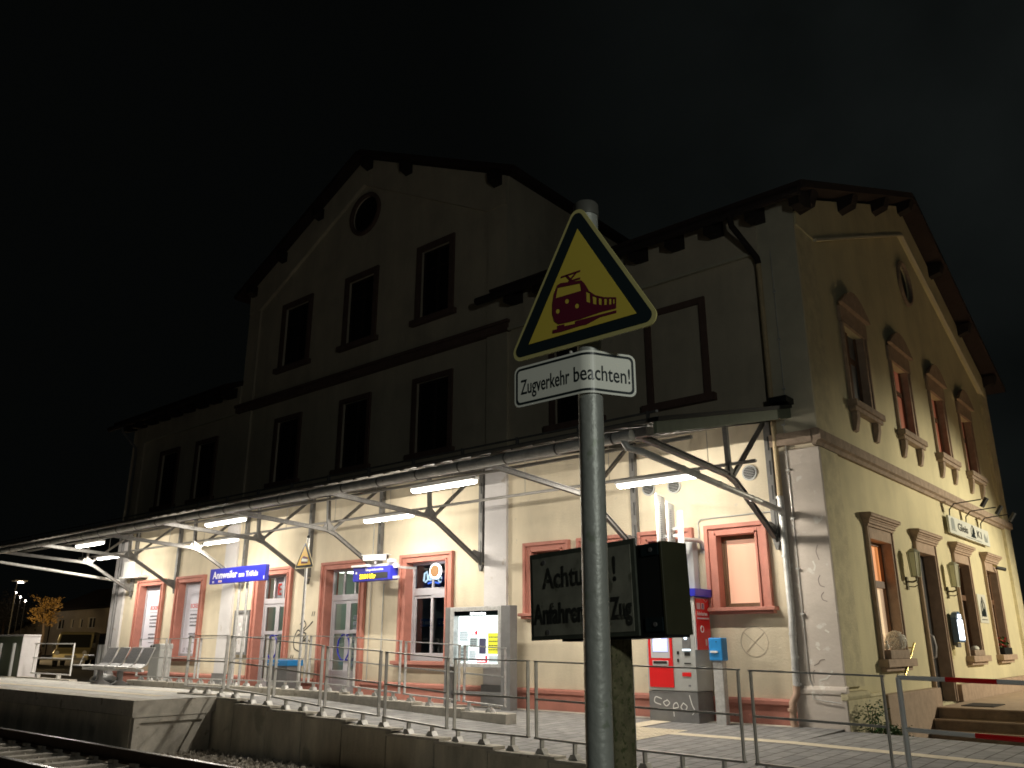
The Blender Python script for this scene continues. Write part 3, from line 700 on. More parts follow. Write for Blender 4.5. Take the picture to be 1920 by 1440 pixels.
# upper windows
def upper(a, b, z0, z1, fr=.14, wide=False, blind=False):
    W = child('window', B); m = MB(); 
    m.box(a, a + fr, -.06, -.002, z0, z1 + fr); m.box(b - fr, b, -.06, -.002, z0, z1 + fr); m.box(a + fr, b - fr, -.06, -.002, z1, z1 + fr)
    m.box(a - .1, b + .1, -.14, -.002, z0 - .14, z0); m.build('stone_surround', M_DARKST, W)
    if blind: return
    m = MB(); frame_rect(m, a + fr, b - fr, z0, z1, .06, .07, .13); m.box((a + b) / 2 - .04, (a + b) / 2 + .04, .06, .13, z0 + .06, z1 - .06); m.box(a + fr + .06, (a + b) / 2 - .04, .07, .12, z1 - .55, z1 - .49); m.box((a + b) / 2 + .04, b - fr - .06, .07, .12, z1 - .55, z1 - .49)
    m.build('frame', M_EAVE, W); back(W, a + fr, b - fr, z0, z1, M_BLACK, .11)
for i, (a, b) in enumerate(UP2): upper(a, b, 5.6, 7.4, .12, blind=(i == 6))
for a, b in UP3: upper(a, b, 9.08, 10.98, .16)
W = child('round_window', B); m = MB()
N_ = 28
m.tube([(-12.1 + .60 * math.cos(t * 2 * PI / N_), -.02, 12.98 + .60 * math.sin(t * 2 * PI / N_)) for t in range(N_ + 1)], .07, 6); m.build('stone_ring', M_DARKST, W)
m = MB(); m.disc((-12.1, .06, 12.98), (0, 1, 0), .56, .02, 24); m.build('pane', M_BLACK, W)

# side windows ---------------------------------------------------
def cornice(m, y0, y1, z):
    """projecting head moulding: profile in (x,z) widening upward, mitred by stacked boxes"""
    st = [(.00, .05, .03), (.03, .08, .07), (.07, .10, .10), (.10, .14, .14), (.14, .20, .20)]
    for i, (a, dd, ext) in enumerate([(0, .09, .01), (.045, .12, .03), (.09, .135, .05), (.12, .165, .085), (.155, .20, .12)]):
        top = [.045, .09, .12, .155, .20][i]; m.box(.002, dd, y0 - ext, y1 + ext, z + a, z + top)
    m.prism([(.002, z + .20), (.21, z + .20), (.19, z + .225), (.002, z + .235)], 1, y0 - .13, y1 + .13)
def side_open(name, o, door=False):
    y0, y1, z0, z1 = o; W = child(name, B); m = MB(); zt = z1 - .2; w = .13
    for a, b in ((y0, y0 + .045), (y1 - .045, y1)): m.box(.002, .07, a, b, z0, z1)
    for a, b in ((y0 + .045, y0 + w - .02), (y1 - w + .02, y1 - .045)): m.box(.002, .045, a, b, z0, z1)
    for a, b in ((y0 + w - .02, y0 + w + .006), (y1 - w - .006, y1 - w + .02)): m.box(-.335, .055, a, b, z0, zt - .006)
    m.box(-.335, .055, y0 + w - .02, y1 - w + .02, zt - .006, z1)
    cornice(m, y0, y1, z1)
    m.build('stone_surround', M_BRN, W, bevel=.005)
    return W, (y0 + w, y1 - w, z0, zt)
def pane_s(W, y0, y1, z0, z1, mt, x=-.3, name='pane'):
    m = MB(); m.quad((x, y0, z0), (x, y1, z0), (x, y1, z1), (x, y0, z1)); return m.build(name, mt, W)
for i, o in enumerate(SG):
    if i == 1: continue
    W, (a, b, c, d) = side_open('window', o)
    m = MB(); m.box(-.33, .17, o[0] - .08, o[1] + .10, c - .13, c); m.box(.002, .10, o[0] - .02, o[1] + .02, c - .2, c - .13); m.build('sill', M_BRN, W, bevel=.01)
    m = MB(); f = .06
    m.box(-.19, -.13, a, a + f, c, d); m.box(-.19, -.13, b - f, b, c, d); m.box(-.19, -.13, a + f, b - f, c, c + f); m.box(-.19, -.13, a + f, b - f, d - f, d); m.box(-.18, -.11, a + f, b - f, 2.22, 2.34); m.box(-.185, -.135, (a + b) / 2 - .03, (a + b) / 2 + .03, c + f, 2.22)
    m.build('frame', M_WOOD, W)
    if i == 0: pane_s(W, a, b, 2.3, d, M_ORANGE, -.188, 'orange_curtain'); pane_s(W, a, b, c, 2.3, M_PALEC, -.188, 'pale_curtain')
    else: pane_s(W, a, b, c, d, M_DARK, -.188)
W, (a, b, c, d) = side_open('entrance_door', SG[1])
m = MB(); m.box(-.24, -.18, a, b, c, d); m.build('door_leaf', mat('dark_door', (.02, .022, .025), .4), W)
m = MB(); m.box(-.175, -.165, a + .03, a + .52, .42, 2.42); m.build('white_poster', M_PAPER, W, )
m = MB(); random.seed(11)
for i in range(16): zz = .6 + i * .11; m.box(-.163, -.16, a + .06, a + .06 + random.uniform(.15, .4), zz, zz + random.uniform(.03, .06))
m.build('print', M_INK, W)
m = MB(); m.tube([(-.18, b - .5, .95), (-.08, b - .5, 1.0), (-.05, b - .5, 1.2), (-.08, b - .5, 1.4), (-.18, b - .5, 1.45)], .018, 8); m.build('door_handle', M_GALV, W, smooth=True)
for i, (y0, y1) in enumerate(SU):
    W = child('window', B); m = MB(); w = .16
    for a, b in ((y0, y0 + .06), (y1 - .06, y1)): m.box(.002, .06, a, b, 5.56, 7.2)
    for a, b in ((y0 + .06, y0 + w + .006), (y1 - w - .006, y1 - .06)): m.box(-.33, .035, a, b, 5.56, 7.15)
    m.prism(arch(y0 - .05, y1 + .05, 7.15, 7.45, .38), 0, .002, .06); m.prism(arch(y0 - .12, y1 + .12, 7.50, 7.52, .40), 0, .06, .14)
    m.build('arched_hood', M_BRN, W)
    m = MB(); m.box(-.33, .18, y0 - .12, y1 + .12, 5.44, 5.56); m.box(.002, .14, y0 - .08, y1 + .08, 5.36, 5.44)
    for yy in (y0 + .02, y1 - .2): m.prism([(.002, 4.98), (.06, 5.0), (.11, 5.2), (.12, 5.36), (.002, 5.36)], 1, yy, yy + .16)
    m.build('sill', M_BRN2, W, bevel=.008)
    a, b = y0 + w, y1 - w; m = MB(); m.box(-.17, -.11, a, a + .06, 5.56, 7.15); m.box(-.17, -.11, b - .06, b, 5.56, 7.15); m.box(-.17, -.11, (a + b) / 2 - .04, (a + b) / 2 + .04, 5.56, 7.15); m.box(-.165, -.12, a + .06, b - .06, 6.55, 6.65); m.build('frame', M_WOOD, W)
    pane_s(W, a, b, 5.56, 7.15, (M_CABD, M_DIMR, M_DIMR, M_DIMR)[i], -.15)
W = child('round_window', B); m = MB(); m.tube([(.02, 7.15 + .46 * math.cos(t * 2 * PI / N_), 9.72 + .54 * math.sin(t * 2 * PI / N_)) for t in range(N_ + 1)], .06, 6); m.build('stone_ring', M_BRN2, W)
m = MB(); m.disc((-.06, 7.15, 9.72), (1, 0, 0), .48, .02, 24); m.build('pane', M_BLACK, W)

# vents
for x, z in ((-1.18, 4.06), (-2.66, 4.0), (-3.2, 4.02)):
    m = MB(); m.tube([(x, -.03, z), (x, -.002, z)], .135, 24); v = m.build('vent', M_CABG, B, smooth=True)
    m = MB(); m.disc((x, -.034, z), (0, 1, 0), .105, .012, 24); m.build('dark_opening', M_BLACK, v)
    m = MB()
    for q in range(-3, 4): hw = math.sqrt(max(0, .1 ** 2 - (q * .028) ** 2)); m.box(x - hw, x + hw, -.052, -.042, z + q * .028 - .003, z + q * .028 + .003)
    m.build('slats', M_CABG, v)
# downpipes and cables
m = MB(); m.mi(3).tube([(-.84, -.70, ez - .1), (-.82, -.68, 8.40), (-.62, -.17, 7.90), (-.62, -.13, 7.80)], .055, 12)  # upper offset in a dark colour: its shade below the eave painted in
m.mi(0).tube([(-.62, -.13, 7.82), (-.63, -.13, 3.55)], .045, 12)
m.mi(1).tube([(-.63, -.13, 3.56), (-.63, -.13, 1.6), (-.63, -.15, 1.5), (-.64, -.13, 1.4), (-.66, -.13, .62)], .056, 12)
for z in (3.56, 2.6, 1.4, 1.05, .65): m.tube([(-.64, -.13, z - .02), (-.64, -.13, z + .02)], .064, 12)
m.mi(2).tube([(-.66, -.13, .64), (-.67, -.14, .50), (-.72, -.2, .38), (-.73, -.2, .1), (-.70, -.2, -.02)], .055, 12); m.tube([(-.73, -.2, .26), (-.73, -.2, .30)], .072, 12)
m.build('downpipe', [M_CPIPE, M_ZINC, M_CLAY, M_EAVE], B, smooth=True)
m = MB(); m.tube([(-24.2, -.70, ez - .1), (-24.2, -.66, ez - .3), (-24.15, -.14, 7.9), (-24.1, -.13, 7.6), (-24.1, -.13, .1)], .045, 10); m.build('downpipe', M_CABD, B, smooth=True)
m = MB(); m.tube([(-.40, -.085, 8.0), (-.40, -.085, 4.95), (-.47, -.085, 4.78), (-.47, -.085, .75), (-.42, -.085, .62), (-.42, -.13, .45), (-.2, -.13, .42), (.0, -.13, .40)], .007, 6)
for z in (7.2, 6.3, 5.4, 4.78, 4.0, 3.2, 2.4, 1.7): m.box(-.50 if z < 4.9 else -.42, -.44 if z < 4.9 else -.37, -.115, -.075, z - .012, z + .012)
m.build('lightning_cable', M_ZINC, B)
m = MB(); m.tube([(-.8, -.02, 3.36), (-2.16, -.02, 3.35), (-2.22, -.02, 3.3), (-2.22, -.02, 3.02)], .012, 6); m.tube([(-10.55, -.03, 2.6), (-10.55, -.03, .1)], .014, 6); m.tube([(-11.0, -.03, 4.3), (-11.02, -.03, .1)], .01, 6)
m.build('conduit', M_CABG, B)
# graffiti on the wall
def strokes(name, par, lines, r, mt, fn):
    m = MB()
    for L_ in lines:
        P = []
        for i in range(len(L_) - 1):
            for q in range(5): t = q / 5; P.append((L_[i][0] * (1 - t) + L_[i + 1][0] * t, L_[i][1] * (1 - t) + L_[i + 1][1] * t))
        P.append(L_[-1])
        for _ in range(3): P = [P[0]] + [((P[i - 1][0] + 2 * P[i][0] + P[i + 1][0]) / 4, (P[i - 1][1] + 2 * P[i][1] + P[i + 1][1]) / 4) for i in range(1, len(P) - 1)] + [P[-1]]
        for i in range(len(P) - 1):
            a = Vector(P[i]); b = Vector(P[i + 1]); d = (b - a)
            if d.length < 1e-6: continue
            nn = Vector((-d.y, d.x)).normalized() * r; d = d.normalized() * r * .5
            m.quad(*[tuple(Vector(fn(*(p))) - Vector((0, (i % 9) * 1.5e-4, 0))) for p in (a - d + nn, b + d + nn, b + d - nn, a - d - nn)])
    return m.build(name, mt, par)
G0 = lambda a, b: (a, -.0045, b)
strokes('graffiti', B, [[(-13.62, 1.42), (-13.85, 1.62), (-14.02, 1.35), (-13.98, 1.12), (-13.75, 1.05)], [(-13.78, 1.72), (-13.6, 1.82), (-13.5, 1.68), (-13.75, 1.52), (-13.45, 1.5), (-13.7, 1.3), (-13.4, 1.32)], [(-13.9, 1.42), (-13.5, 1.6), (-13.25, 1.78)], [(-13.7, 1.2), (-13.5, 1.4), (-13.3, 1.28)]], .016, M_BLACK, G0)
strokes('graffiti', B, [[(-13.30, 1.92), (-13.27, 2.02)], [(-13.22, 1.92), (-13.19, 2.02)], [(-14.1, .82), (-14.06, .96)], [(-14.02, .82), (-13.98, .96)]], .014, M_BLACK, G0)
cc = [(-1.35 + .24 * math.cos(t * PI / 8), 1.28 + .24 * math.sin(t * PI / 8)) for t in range(17)]
strokes('graffiti', B, [cc, [(-1.52, 1.42), (-1.2, 1.15)], [(-1.18, 1.42), (-1.5, 1.12)]], .006, mat('faint_chalk', (.42, .36, .28), .9), G0)

G1 = lambda a, b: (a, -.0725, b)
strokes('plaster_crack', B, [[(-.20, 1.02), (-.27, 1.01), (-.30, .96), (-.37, .93)], [(-.37, .86), (-.41, .82), (-.40, .68)], [(-.13, 2.28), (-.17, 2.22), (-.15, 2.12), (-.08, 2.1)], [(-.10, 2.02), (-.15, 1.97), (-.13, 1.9), (-.06, 1.88)], [(-.5, 3.1), (-.44, 3.0), (-.46, 2.9)], [(-.12, 2.75), (-.16, 2.65), (-.12, 2.52)]], .006, mat('crack_shadow', (.30, .25, .22), .9), G1)
strokes('plaster_flake', B, [[(-.22, 2.5), (-.19, 2.42), (-.22, 2.36)], [(-.14, 1.45), (-.09, 1.42)], [(-.3, 1.2), (-.26, 1.16)], [(-.1, .85), (-.16, .78), (-.2, .74), (-.3, .72)]], .014, mat('bare_plaster', (.80, .77, .70), .9), G1)
# entrance steps and landing
e = thing('entrance_steps', (1.8, 5, -.2), 'three broad sandstone steps up to the landing at the side door', 'steps')
m = MB(); m.mi(0).box(.165, 9, 4.27, 14.6, -.6, .105); m.mi(1).box(.165, 9, 4.24, 14.6, .105, .135); m.build('landing', [M_STEP, M_STEPT], e, bevel=.006)
m = MB(); m.mi(0).box(.165, 9, 3.93, 4.265, -.6, -.08); m.mi(1).box(.165, 9, 3.90, 4.268, -.08, -.05); m.build('step', [M_STEP, M_STEPT], e, bevel=.006)
m = MB(); m.mi(0).box(.165, 9, 3.60, 3.925, -.6, -.25); m.mi(1).box(.165, 9, 3.57, 3.928, -.25, -.22); m.build('step', [M_STEP, M_STEPT], e, bevel=.006)
e = thing('doormat', (1, 5.5, .14), 'small dark mat on the landing in front of the side door', 'doormat'); m = MB(); m.box(.45, 1.0, 4.75, 5.7, .137, .15); m.build('mat', mat('mat_fibre', (.05, .04, .03), 1), e)
e = thing('handrail', (.3, 3.2, 1), 'short sloping brass handrail on the yellow wall left of the side door', 'handrail')
m = MB(); m.tube([(.12, 2.72, .72), (.12, 3.52, 1.26)], .02, 10); m.build('brass_bar', M_BRASS, e, smooth=True)
m = MB(); m.tube([(.0, 2.85, .80), (.12, 2.85, .80)], .012, 8); m.tube([(.0, 3.4, 1.18), (.12, 3.4, 1.18)], .012, 8); m.build('bracket', M_BRASS, e)

# lanterns
def lantern():
    e = thing('wall_lantern', (.0, 0, 0), '', 'lantern', 'unlit lanterns beside the side door', local=True)
    def hexr(z, r, rx=None): return [(.19 + r * math.cos(q * PI / 3), r * math.sin(q * PI / 3), z) for q in range(6)]
    m = MB(); A = hexr(-.02, .085); Bq = hexr(.44, .115); m.add(A + Bq, [(q, (q + 1) % 6, 6 + (q + 1) % 6, 6 + q) for q in range(6)]); m.build('glass', M_FROST, e)
    m = MB()
    for q in range(6): m.beam(A[q], Bq[q], .014, .014); m.beam(A[q], A[(q + 1) % 6], .016, .016); m.beam(Bq[q], Bq[(q + 1) % 6], .018, .018)
    C_ = hexr(.44, .13); D_ = hexr(.50, .06); m.add(C_ + D_, [(q, (q + 1) % 6, 6 + (q + 1) % 6, 6 + q) for q in range(6)] + [tuple(range(6, 12))]); m.tube([(.19, 0, .5), (.19, 0, .56)], [.02, .004], 6)
    m.add(hexr(-.03, .085), [tuple(range(6))]); m.build('frame', mat('lantern_metal', (.38, .38, .28), .5, .3), e)
    m = MB(); m.tube([(.19, 0, -.03), (.19, 0, -.09), (.12, 0, -.12), (.03, 0, -.11)], .018, 8); m.tube([(.19, 0, -.12), (.22, 0, -.17), (.14, 0, -.21), (.04, 0, -.20)], .01, 6); m.box(.002, .03, -.05, .05, -.26, -.02); m.build('bracket', M_BRASS if False else mat('old_bronze', (.12, .10, .05), .5, .4), e)
    return e
L1 = lantern(); L1.location = (0, 3.98, 2.50); L1['label'] = 'large unlit lantern on the yellow wall left of the side door'
L2 = copy_thing(L1, (0, 6.85, 2.45), 'unlit lantern on the yellow wall right of the side door')

# restaurant sign with its three lamps
e = thing('restaurant_sign', (.15, 9.4, 3.85), 'long white sign board reading Gleis K1 under the stone band', 'sign')
m = MB(); m.box(.07, .12, 7.45, 11.35, 3.66, 4.06); m.build('board', mat('pale_sign_board', (.62, .64, .58), .5), e, bevel=.004)
m = MB()
text(m, 'Gleis', (.122, 8.18, 3.79), (0, 1, 0), (1, 0, 0), .24, 1.25, .006, fit=.95); m.build('lettering', M_BLACK, e); m = MB(); text(m, 'K1', (.122, 10.02, 3.79), (0, 1, 0), (1, 0, 0), .24, 1.3, .006, fit=.5)
m.build('lettering', M_BLACK, e)
m = MB()
m.prism([(9.36, 3.74), (9.9, 3.74), (9.78, 3.82), (9.74, 3.95), (9.66, 4.0), (9.60, 3.92), (9.55, 3.84), (9.46, 3.80)], 0, .121, .124)
m.tube([(.123, 9.42, 3.80), (.123, 9.46, 3.94), (.123, 9.60, 4.03), (.123, 9.74, 3.98), (.123, 9.80, 3.84)], .010, 5)
m.box(.121, .124, 8.9, 10.4, 3.695, 3.705)
m.build('engine_emblem', M_SBLK, e)
m = MB(); m.prism([(7.62, 3.76), (7.92, 3.76), (7.90, 4.0), (7.78, 4.03), (7.64, 4.0)], 0, .121, .124); m.box(.121, .124, 7.58, 8.0, 3.73, 3.75); m.prism([(10.80, 3.74), (11.1, 3.74), (11.16, 3.95), (11.0, 3.8), (10.9, 3.96), (10.78, 3.9)], 0, .121, .124); each(m, 'small_drawing', mat('drawing_grey', (.25, .28, .27), .6), e)
spot_lab = ['left', 'middle', 'right']
for i, y in enumerate((7.65, 9.15, 10.65)):
    t = thing('sign_spotlight', (.1, y, 4.1), 'black arm lamp above the restaurant sign, %s of three' % ('leftmost' if i == 0 else 'middle one' if i == 1 else 'rightmost'), 'lamp', 'arm lamps over the restaurant sign')
    m = MB(); m.tube([(.1, y, 4.0), (.12, y, 4.2), (.22, y + .05, 4.33), (.75, y + .25, 4.40)], .014, 8); m.build('arm', M_BLACK, t, smooth=True)
    m = MB(); Mx = Matrix.Translation((.80, y + .28, 4.33)) @ Matrix.Rotation(.6, 4, 'Y'); m.box(-.03, .03, -.10, .10, -.12, .12, Mx); m.build('lamp_head', M_BLACK, t, bevel=.01)

e = thing('menu_case', (.1, 6.75, 1.6), 'small blue illuminated menu case on the wall right of the side door', 'menu case')
m = MB(); m.prism([(6.48, 1.28), (6.98, 1.28), (6.98, 1.78), (6.88, 1.88), (6.73, 1.91), (6.58, 1.88), (6.48, 1.78)], 0, .075, .19); m.build('housing', mat('menu_blue', (.06, .12, .22), .4), e, bevel=.008)
m = MB(); m.box(.19, .196, 6.53, 6.94, 1.33, 1.74); m.box(.19, .196, 6.62, 6.85, 1.77, 1.85); m.build('lit_panel', M_MENU, e)
m = MB(); m.box(.002, .075, 6.66, 6.80, 1.22, 1.7); m.box(.075, .12, 6.6, 6.85, 1.18, 1.27); m.build('mount', M_CABD, e)
e = thing('doorbell_panel', (.02, 6.6, 1.1), 'two small yellowish bell boxes under the menu case', 'doorbell')
m = MB(); m.box(.002, .04, 6.35, 6.47, .95, 1.12); m.box(.002, .04, 6.52, 6.66, 1.02, 1.14); m.build('box', mat('bell_plastic', (.55, .48, .25), .5), e, bevel=.004)
e = thing('wall_plaque', (.01, 9.85, 2.1), 'white plaque with an arched engine drawing between the two right windows', 'plaque')
m = MB(); m.box(.002, .02, 9.45, 10.28, 1.73, 2.40); m.build('panel', mat('plaque_white', (.60, .60, .52), .6), e)
m = MB(); m.tube([(.024, 9.66, 1.92), (.024, 9.68, 2.15), (.024, 9.86, 2.34), (.024, 10.04, 2.15), (.024, 10.07, 1.92)], .012, 5)
m.prism([(9.62, 1.88), (10.12, 1.88), (10.04, 1.95), (10.0, 2.08), (9.92, 2.05), (9.88, 2.26), (9.82, 2.26), (9.80, 2.02), (9.70, 2.0)], 0, .021, .026); m.box(.021, .025, 9.60, 10.14, 1.80, 1.815)
m.build('engine_drawing', M_SBLK, e)
e = thing('security_camera', (.1, 11.6, 3.2), 'small dark security camera at the head of the rightmost side window', 'camera')
m = MB(); m.tube([(.05, 11.55, 3.22), (.14, 11.6, 3.16)], .02, 8); m.box(.002, .05, 11.5, 11.6, 3.1, 3.3); m.build('mount', M_BRASS, e)
m = MB(); m.tube([(.12, 11.6, 3.15), (.30, 11.75, 3.10)], .045, 12); m.build('camera_body', M_BLACK, e, smooth=True)
# sill items
e = thing('wicker_ball', (.02, 2.85, 1.25), 'white wicker ball on the sill of the orange lit window', 'decoration')
m = MB(); c = Vector((.0, 2.87, 1.30)); random.seed(4)
for i in range(15):
    a = Vector((random.gauss(0, 1), random.gauss(0, 1), random.gauss(0, 1))).normalized(); b = a.orthogonal().normalized(); d = a.cross(b); m.tube([c + (b * math.cos(t * PI / 9) + d * math.sin(t * PI / 9)) * .17 for t in range(19)], .011, 5, False)
m.build('wicker_weave', mat('white_wicker', (.8, .78, .7), .7), e)
e = thing('flower_box', (.0, 2.6, 1.07), 'long weathered wooden box under the white wicker ball', 'planter'); m = MB(); m.box(-.12, .14, 2.05, 3.12, 1.002, 1.15); m.build('wooden_box', M_BRN2, e, bevel=.01)
e = thing('figurine', (.0, 2.2, 1.2), 'little white figurine left of the white wicker ball', 'figurine'); m = MB(); m.ball((.03, 2.22, 1.20), .045, 8, 6, (1, 1, 1.2)); m.ball((.03, 2.22, 1.28), .028, 8, 6); m.build('figure', M_WSIGN, e, smooth=True)
e = thing('flower_box', (.0, 8.4, 1.07), 'wooden box on the sill of the window right of the menu case', 'planter'); m = MB(); m.box(-.12, .12, 7.95, 8.9, 1.002, 1.12); m.build('wooden_box', M_BRN2, e, bevel=.01)
e = thing('seashell', (.0, 8.5, 1.15), 'pale round ornament on the box right of the menu case', 'ornament'); m = MB(); m.ball((0, 8.55, 1.15), .09, 10, 6, (1, 1.3, .7)); m.build('shell', M_WSIGN, e, smooth=True)
e = thing('potted_flower', (.0, 11.3, 1.1), 'red flowers in a black box on the rightmost side window sill', 'flower pot'); m = MB(); m.box(-.08, .14, 10.9, 11.75, 1.002, 1.16); m.build('pot', M_BLACK, e, bevel=.01)
m = MB(); random.seed(12)
for i in range(60):
    c = Vector((random.uniform(-.08, .12), random.uniform(11.0, 11.65), random.uniform(1.16, 1.42))); a = random.uniform(0, 6); d = Vector((math.cos(a), math.sin(a), random.uniform(-.5, .5))) * .035; u = Vector((-d.y, d.x, .03)); m.mi(i % 2).quad(c - d, c + u, c + d, c - u)
m.build('blossoms', [mat('red_petals', (.5, .03, .03), .6), M_LEAF], e)
# bush
e = thing('bush', (.35, .6, -.05), 'small green leafy bush growing at the foot of the building corner', 'bush')
m = MB(); random.seed(21)
for i in range(9): y = random.uniform(.1, 1.4); h = random.uniform(.12, .38) * (1.2 - abs(y - .35)); m.tube([(.25, y, -.1), (.27 + random.uniform(-.1, .1), y + random.uniform(-.12, .12), -.05 + h)], .006, 5)
m.build('stems', M_BARK, e)
m = MB()
for i in range(900):
    y = random.uniform(-.02, 1.55); hmax = .42 * math.exp(-((y - .32) / .28) ** 2) + .17 + .05 * math.sin(y * 17)
    z = -.12 + random.random() ** .8 * hmax - .04 * y; x = .14 + random.uniform(0, .34)
    a = random.uniform(0, 2 * PI); d = Vector((math.cos(a), math.sin(a), random.uniform(-.4, .8))).normalized() * random.uniform(.02, .045); u = d.cross(Vector((random.random(), random.random(), random.random()))).normalized() * .012; c = Vector((x, y, z)); m.quad(c - d, c + u, c + d, c - u)
m.build('leaves', M_LEAF, e)


# ------------------------------------------------------------------ CANOPY
e = C_ = thing('platform_canopy', (-12, 0, 4.5), 'long dark steel canopy over the platform, hung on riveted wall brackets', 'canopy')
XL, XR = -24.2, -.36
m = MB(); m.prism([(-4.42, 3.955), (0, 5.06), (0, 5.10), (-4.42, 3.995)], 0, XL, XR)
for i in range(60):
    x = XL + .2 + i * .4; m.beam((x, -4.42, 3.945), (x, -.0, 5.045), .03, .02)
m.build('roof_sheet', M_SHEET, e)
m = MB(); m.prism([(-4.50, 3.77), (.0, 4.90), (.0, 5.07), (-4.50, 3.93)], 0, XR - .02, XR + .03); m.build('end_fascia', M_ENDP, e, bevel=.004)
m = MB(); m.box(XR - .2, XR + .1, -.4, -.072, 5.1, 5.2); m.prism([(-4.5, 3.93), (0, 5.07), (0, 5.13), (-4.5, 3.99)], 0, XR - .1, XR + .06); m.build('roof_edge_flashing', M_BLACK, e)
m = MB(); m.tube([(XL, -4.47, 3.80), (-.72, -4.47, 3.815)], .075, 14); m.build('gutter', M_ZINC, e, smooth=True)
m = MB()
i = 0
x = -1.0
while x > XL: m.tube([(x - .012, -4.47, 3.814 - .0006 * i), (x + .012, -4.47, 3.814 - .0006 * i)], .082, 14); m.beam((x, -4.40, 3.86), (x, -4.30, 3.93), .02, .006); x -= .93; i += 1
each(m, 'gutter_bracket', M_STEEL, e)
m = MB()
m.box(XL, -.6, -4.30, -4.285, 3.83, 3.95); m.box(XL, -.6, -4.285, -4.20, 3.83, 3.842)
m.beam((XL, -2.9, 4.26), (-.4, -2.9, 4.26), .07, .09); m.beam((XL, -1.65, 4.57), (-.4, -1.65, 4.57), .07, .09); m.beam((XL, -.35, 4.90), (-.4, -.35, 4.90), .07, .09)
m.build('purlin', M_STEEL, e)
m = MB()
for q in range(230): m.ball((-.7 - q * .1, -4.302, 3.87), .007, 5, 3)
m.build('rivets', M_STEEL, e)
BX = [-.78, -3.50, -7.40, -10.72, -13.53, -16.58, -20.35, -23.22]
for bx_ in BX:
    b = child('wall_bracket', e); m = MB(); x = bx_
    # wall post: slotted channel
    m.box(x - .055, x + .055, -.10, -.09, 2.86, 4.93); m.box(x - .06, x - .045, -.09, -.004, 2.9, 4.93); m.box(x + .045, x + .06, -.09, -.004, 2.9, 4.93)
    m.prism([(x - .055, 2.86), (x + .055, 2.86), (x + .02, 2.72), (x - .02, 2.72)], 1, -.1, -.02)
    m.build('wall_post', M_STEEL, b)
    m = MB()
    for q in range(4): m.box(x + .005, x + .03, -.104, -.1005, 3.12 + q * .42, 3.36 + q * .42)
    each(m, 'post_slot', M_BLACK, b)
    m = MB()
    P = [(x, -.13, 2.93), (x, -1.42, 3.65), (x, -1.66, 3.725), (x, -4.20, 3.87)]
    for q in range(len(P) - 1): m.ibeam(P[q], P[q + 1], .075, .085, .014)
    m.build('curved_brace', M_STEEL, b)
    m = MB(); m.ibeam((x, -.05, 4.93), (x, -4.3, 3.88), .07, .10, .012); m.build('rafter', M_STEEL, b)
    m = MB(); m.beam((x, -1.62, 3.72), (x, -1.66, 4.50), .07, .075, (0, 1, 0)); m.build('strut', M_STEEL, b)
    m = MB(); m.beam((x, -1.50, 3.74), (x, -.22, 4.82), .06, .06); m.build('diagonal', M_STEEL, b)
    m = MB(); m.prism([(-1.80, 3.74), (-1.42, 3.66), (-1.44, 3.80), (-1.56, 3.88), (-1.72, 3.86)], 0, x - .01, x + .01); m.prism([(-.06, 2.80), (-.38, 3.10), (-.30, 3.16), (-.06, 3.12)], 0, x - .012, x + .012); m.build('gusset_plate', M_STEEL, b)
    if bx_ > -15:
        m = MB()
        for q in range(16): y = -2.05 - q * .13; m.ball((x + .040, y, 3.748 + (-1.95 - y) * .051 + .0), .008, 5, 3); 
        m.build('rivets', M_STEELL, b)
m = MB(); m.tube([(-.40, -3.47, 3.93), (XL, -3.47, 3.93)], .028, 8); m.tube([(-.40, -1.47, 3.93), (XL, -1.47, 3.93)], .028, 8); m.build('cable_conduit', M_STEELL, e, smooth=True)
m = MB()
for y in (-3.47, -1.47):
    x = -1.2
    while x > XL: m.tube([(x, y, 3.93), (x, y, 4.20 if y < -2 else 4.65)], .006, 5); x -= 1.9
m.build('hanger_wire', M_STEELL, e)
m = MB()
for z in (4.22, 4.13): m.tube([(-.62, -4.0, z), (XL, -4.0, z)], .016, 8)
x = -.75
while x > XL: m.box(x - .012, x + .012, -4.03, -3.97, 4.05, 4.24); x -= 1.15
m.build('snow_guard', M_STEEL, e)
m = MB(); m.disc((-.61, -4.0, 4.22), (1, 0, 0), .018, .02, 10); m.disc((-.61, -4.0, 4.13), (1, 0, 0), .018, .02, 10); m.build('guard_end_cap', M_WHITE, e)
m = MB()
m.tube([(-.86, -4.47, 3.78), (-.80, -4.45, 3.66), (-.68, -4.3, 3.62), (-.60, -.25, 3.33), (-.62, -.15, 3.28)], .048, 12)
m.tube([(-23.7, -4.47, 3.76), (-23.65, -4.4, 3.64), (-23.6, -.35, 3.24), (-23.95, -.15, 3.15)], .048, 12)
for t in (.25, .5, .75): m.tube([(-.68 + .08 * t - .003, -4.3 + 4.05 * t - .015, 3.62 - .29 * t), (-.68 + .08 * t + .003, -4.3 + 4.05 * t + .015, 3.62 - .29 * t)], .055, 12)
each(m, 'drain_pipe', M_ZINC, e, smooth=True)
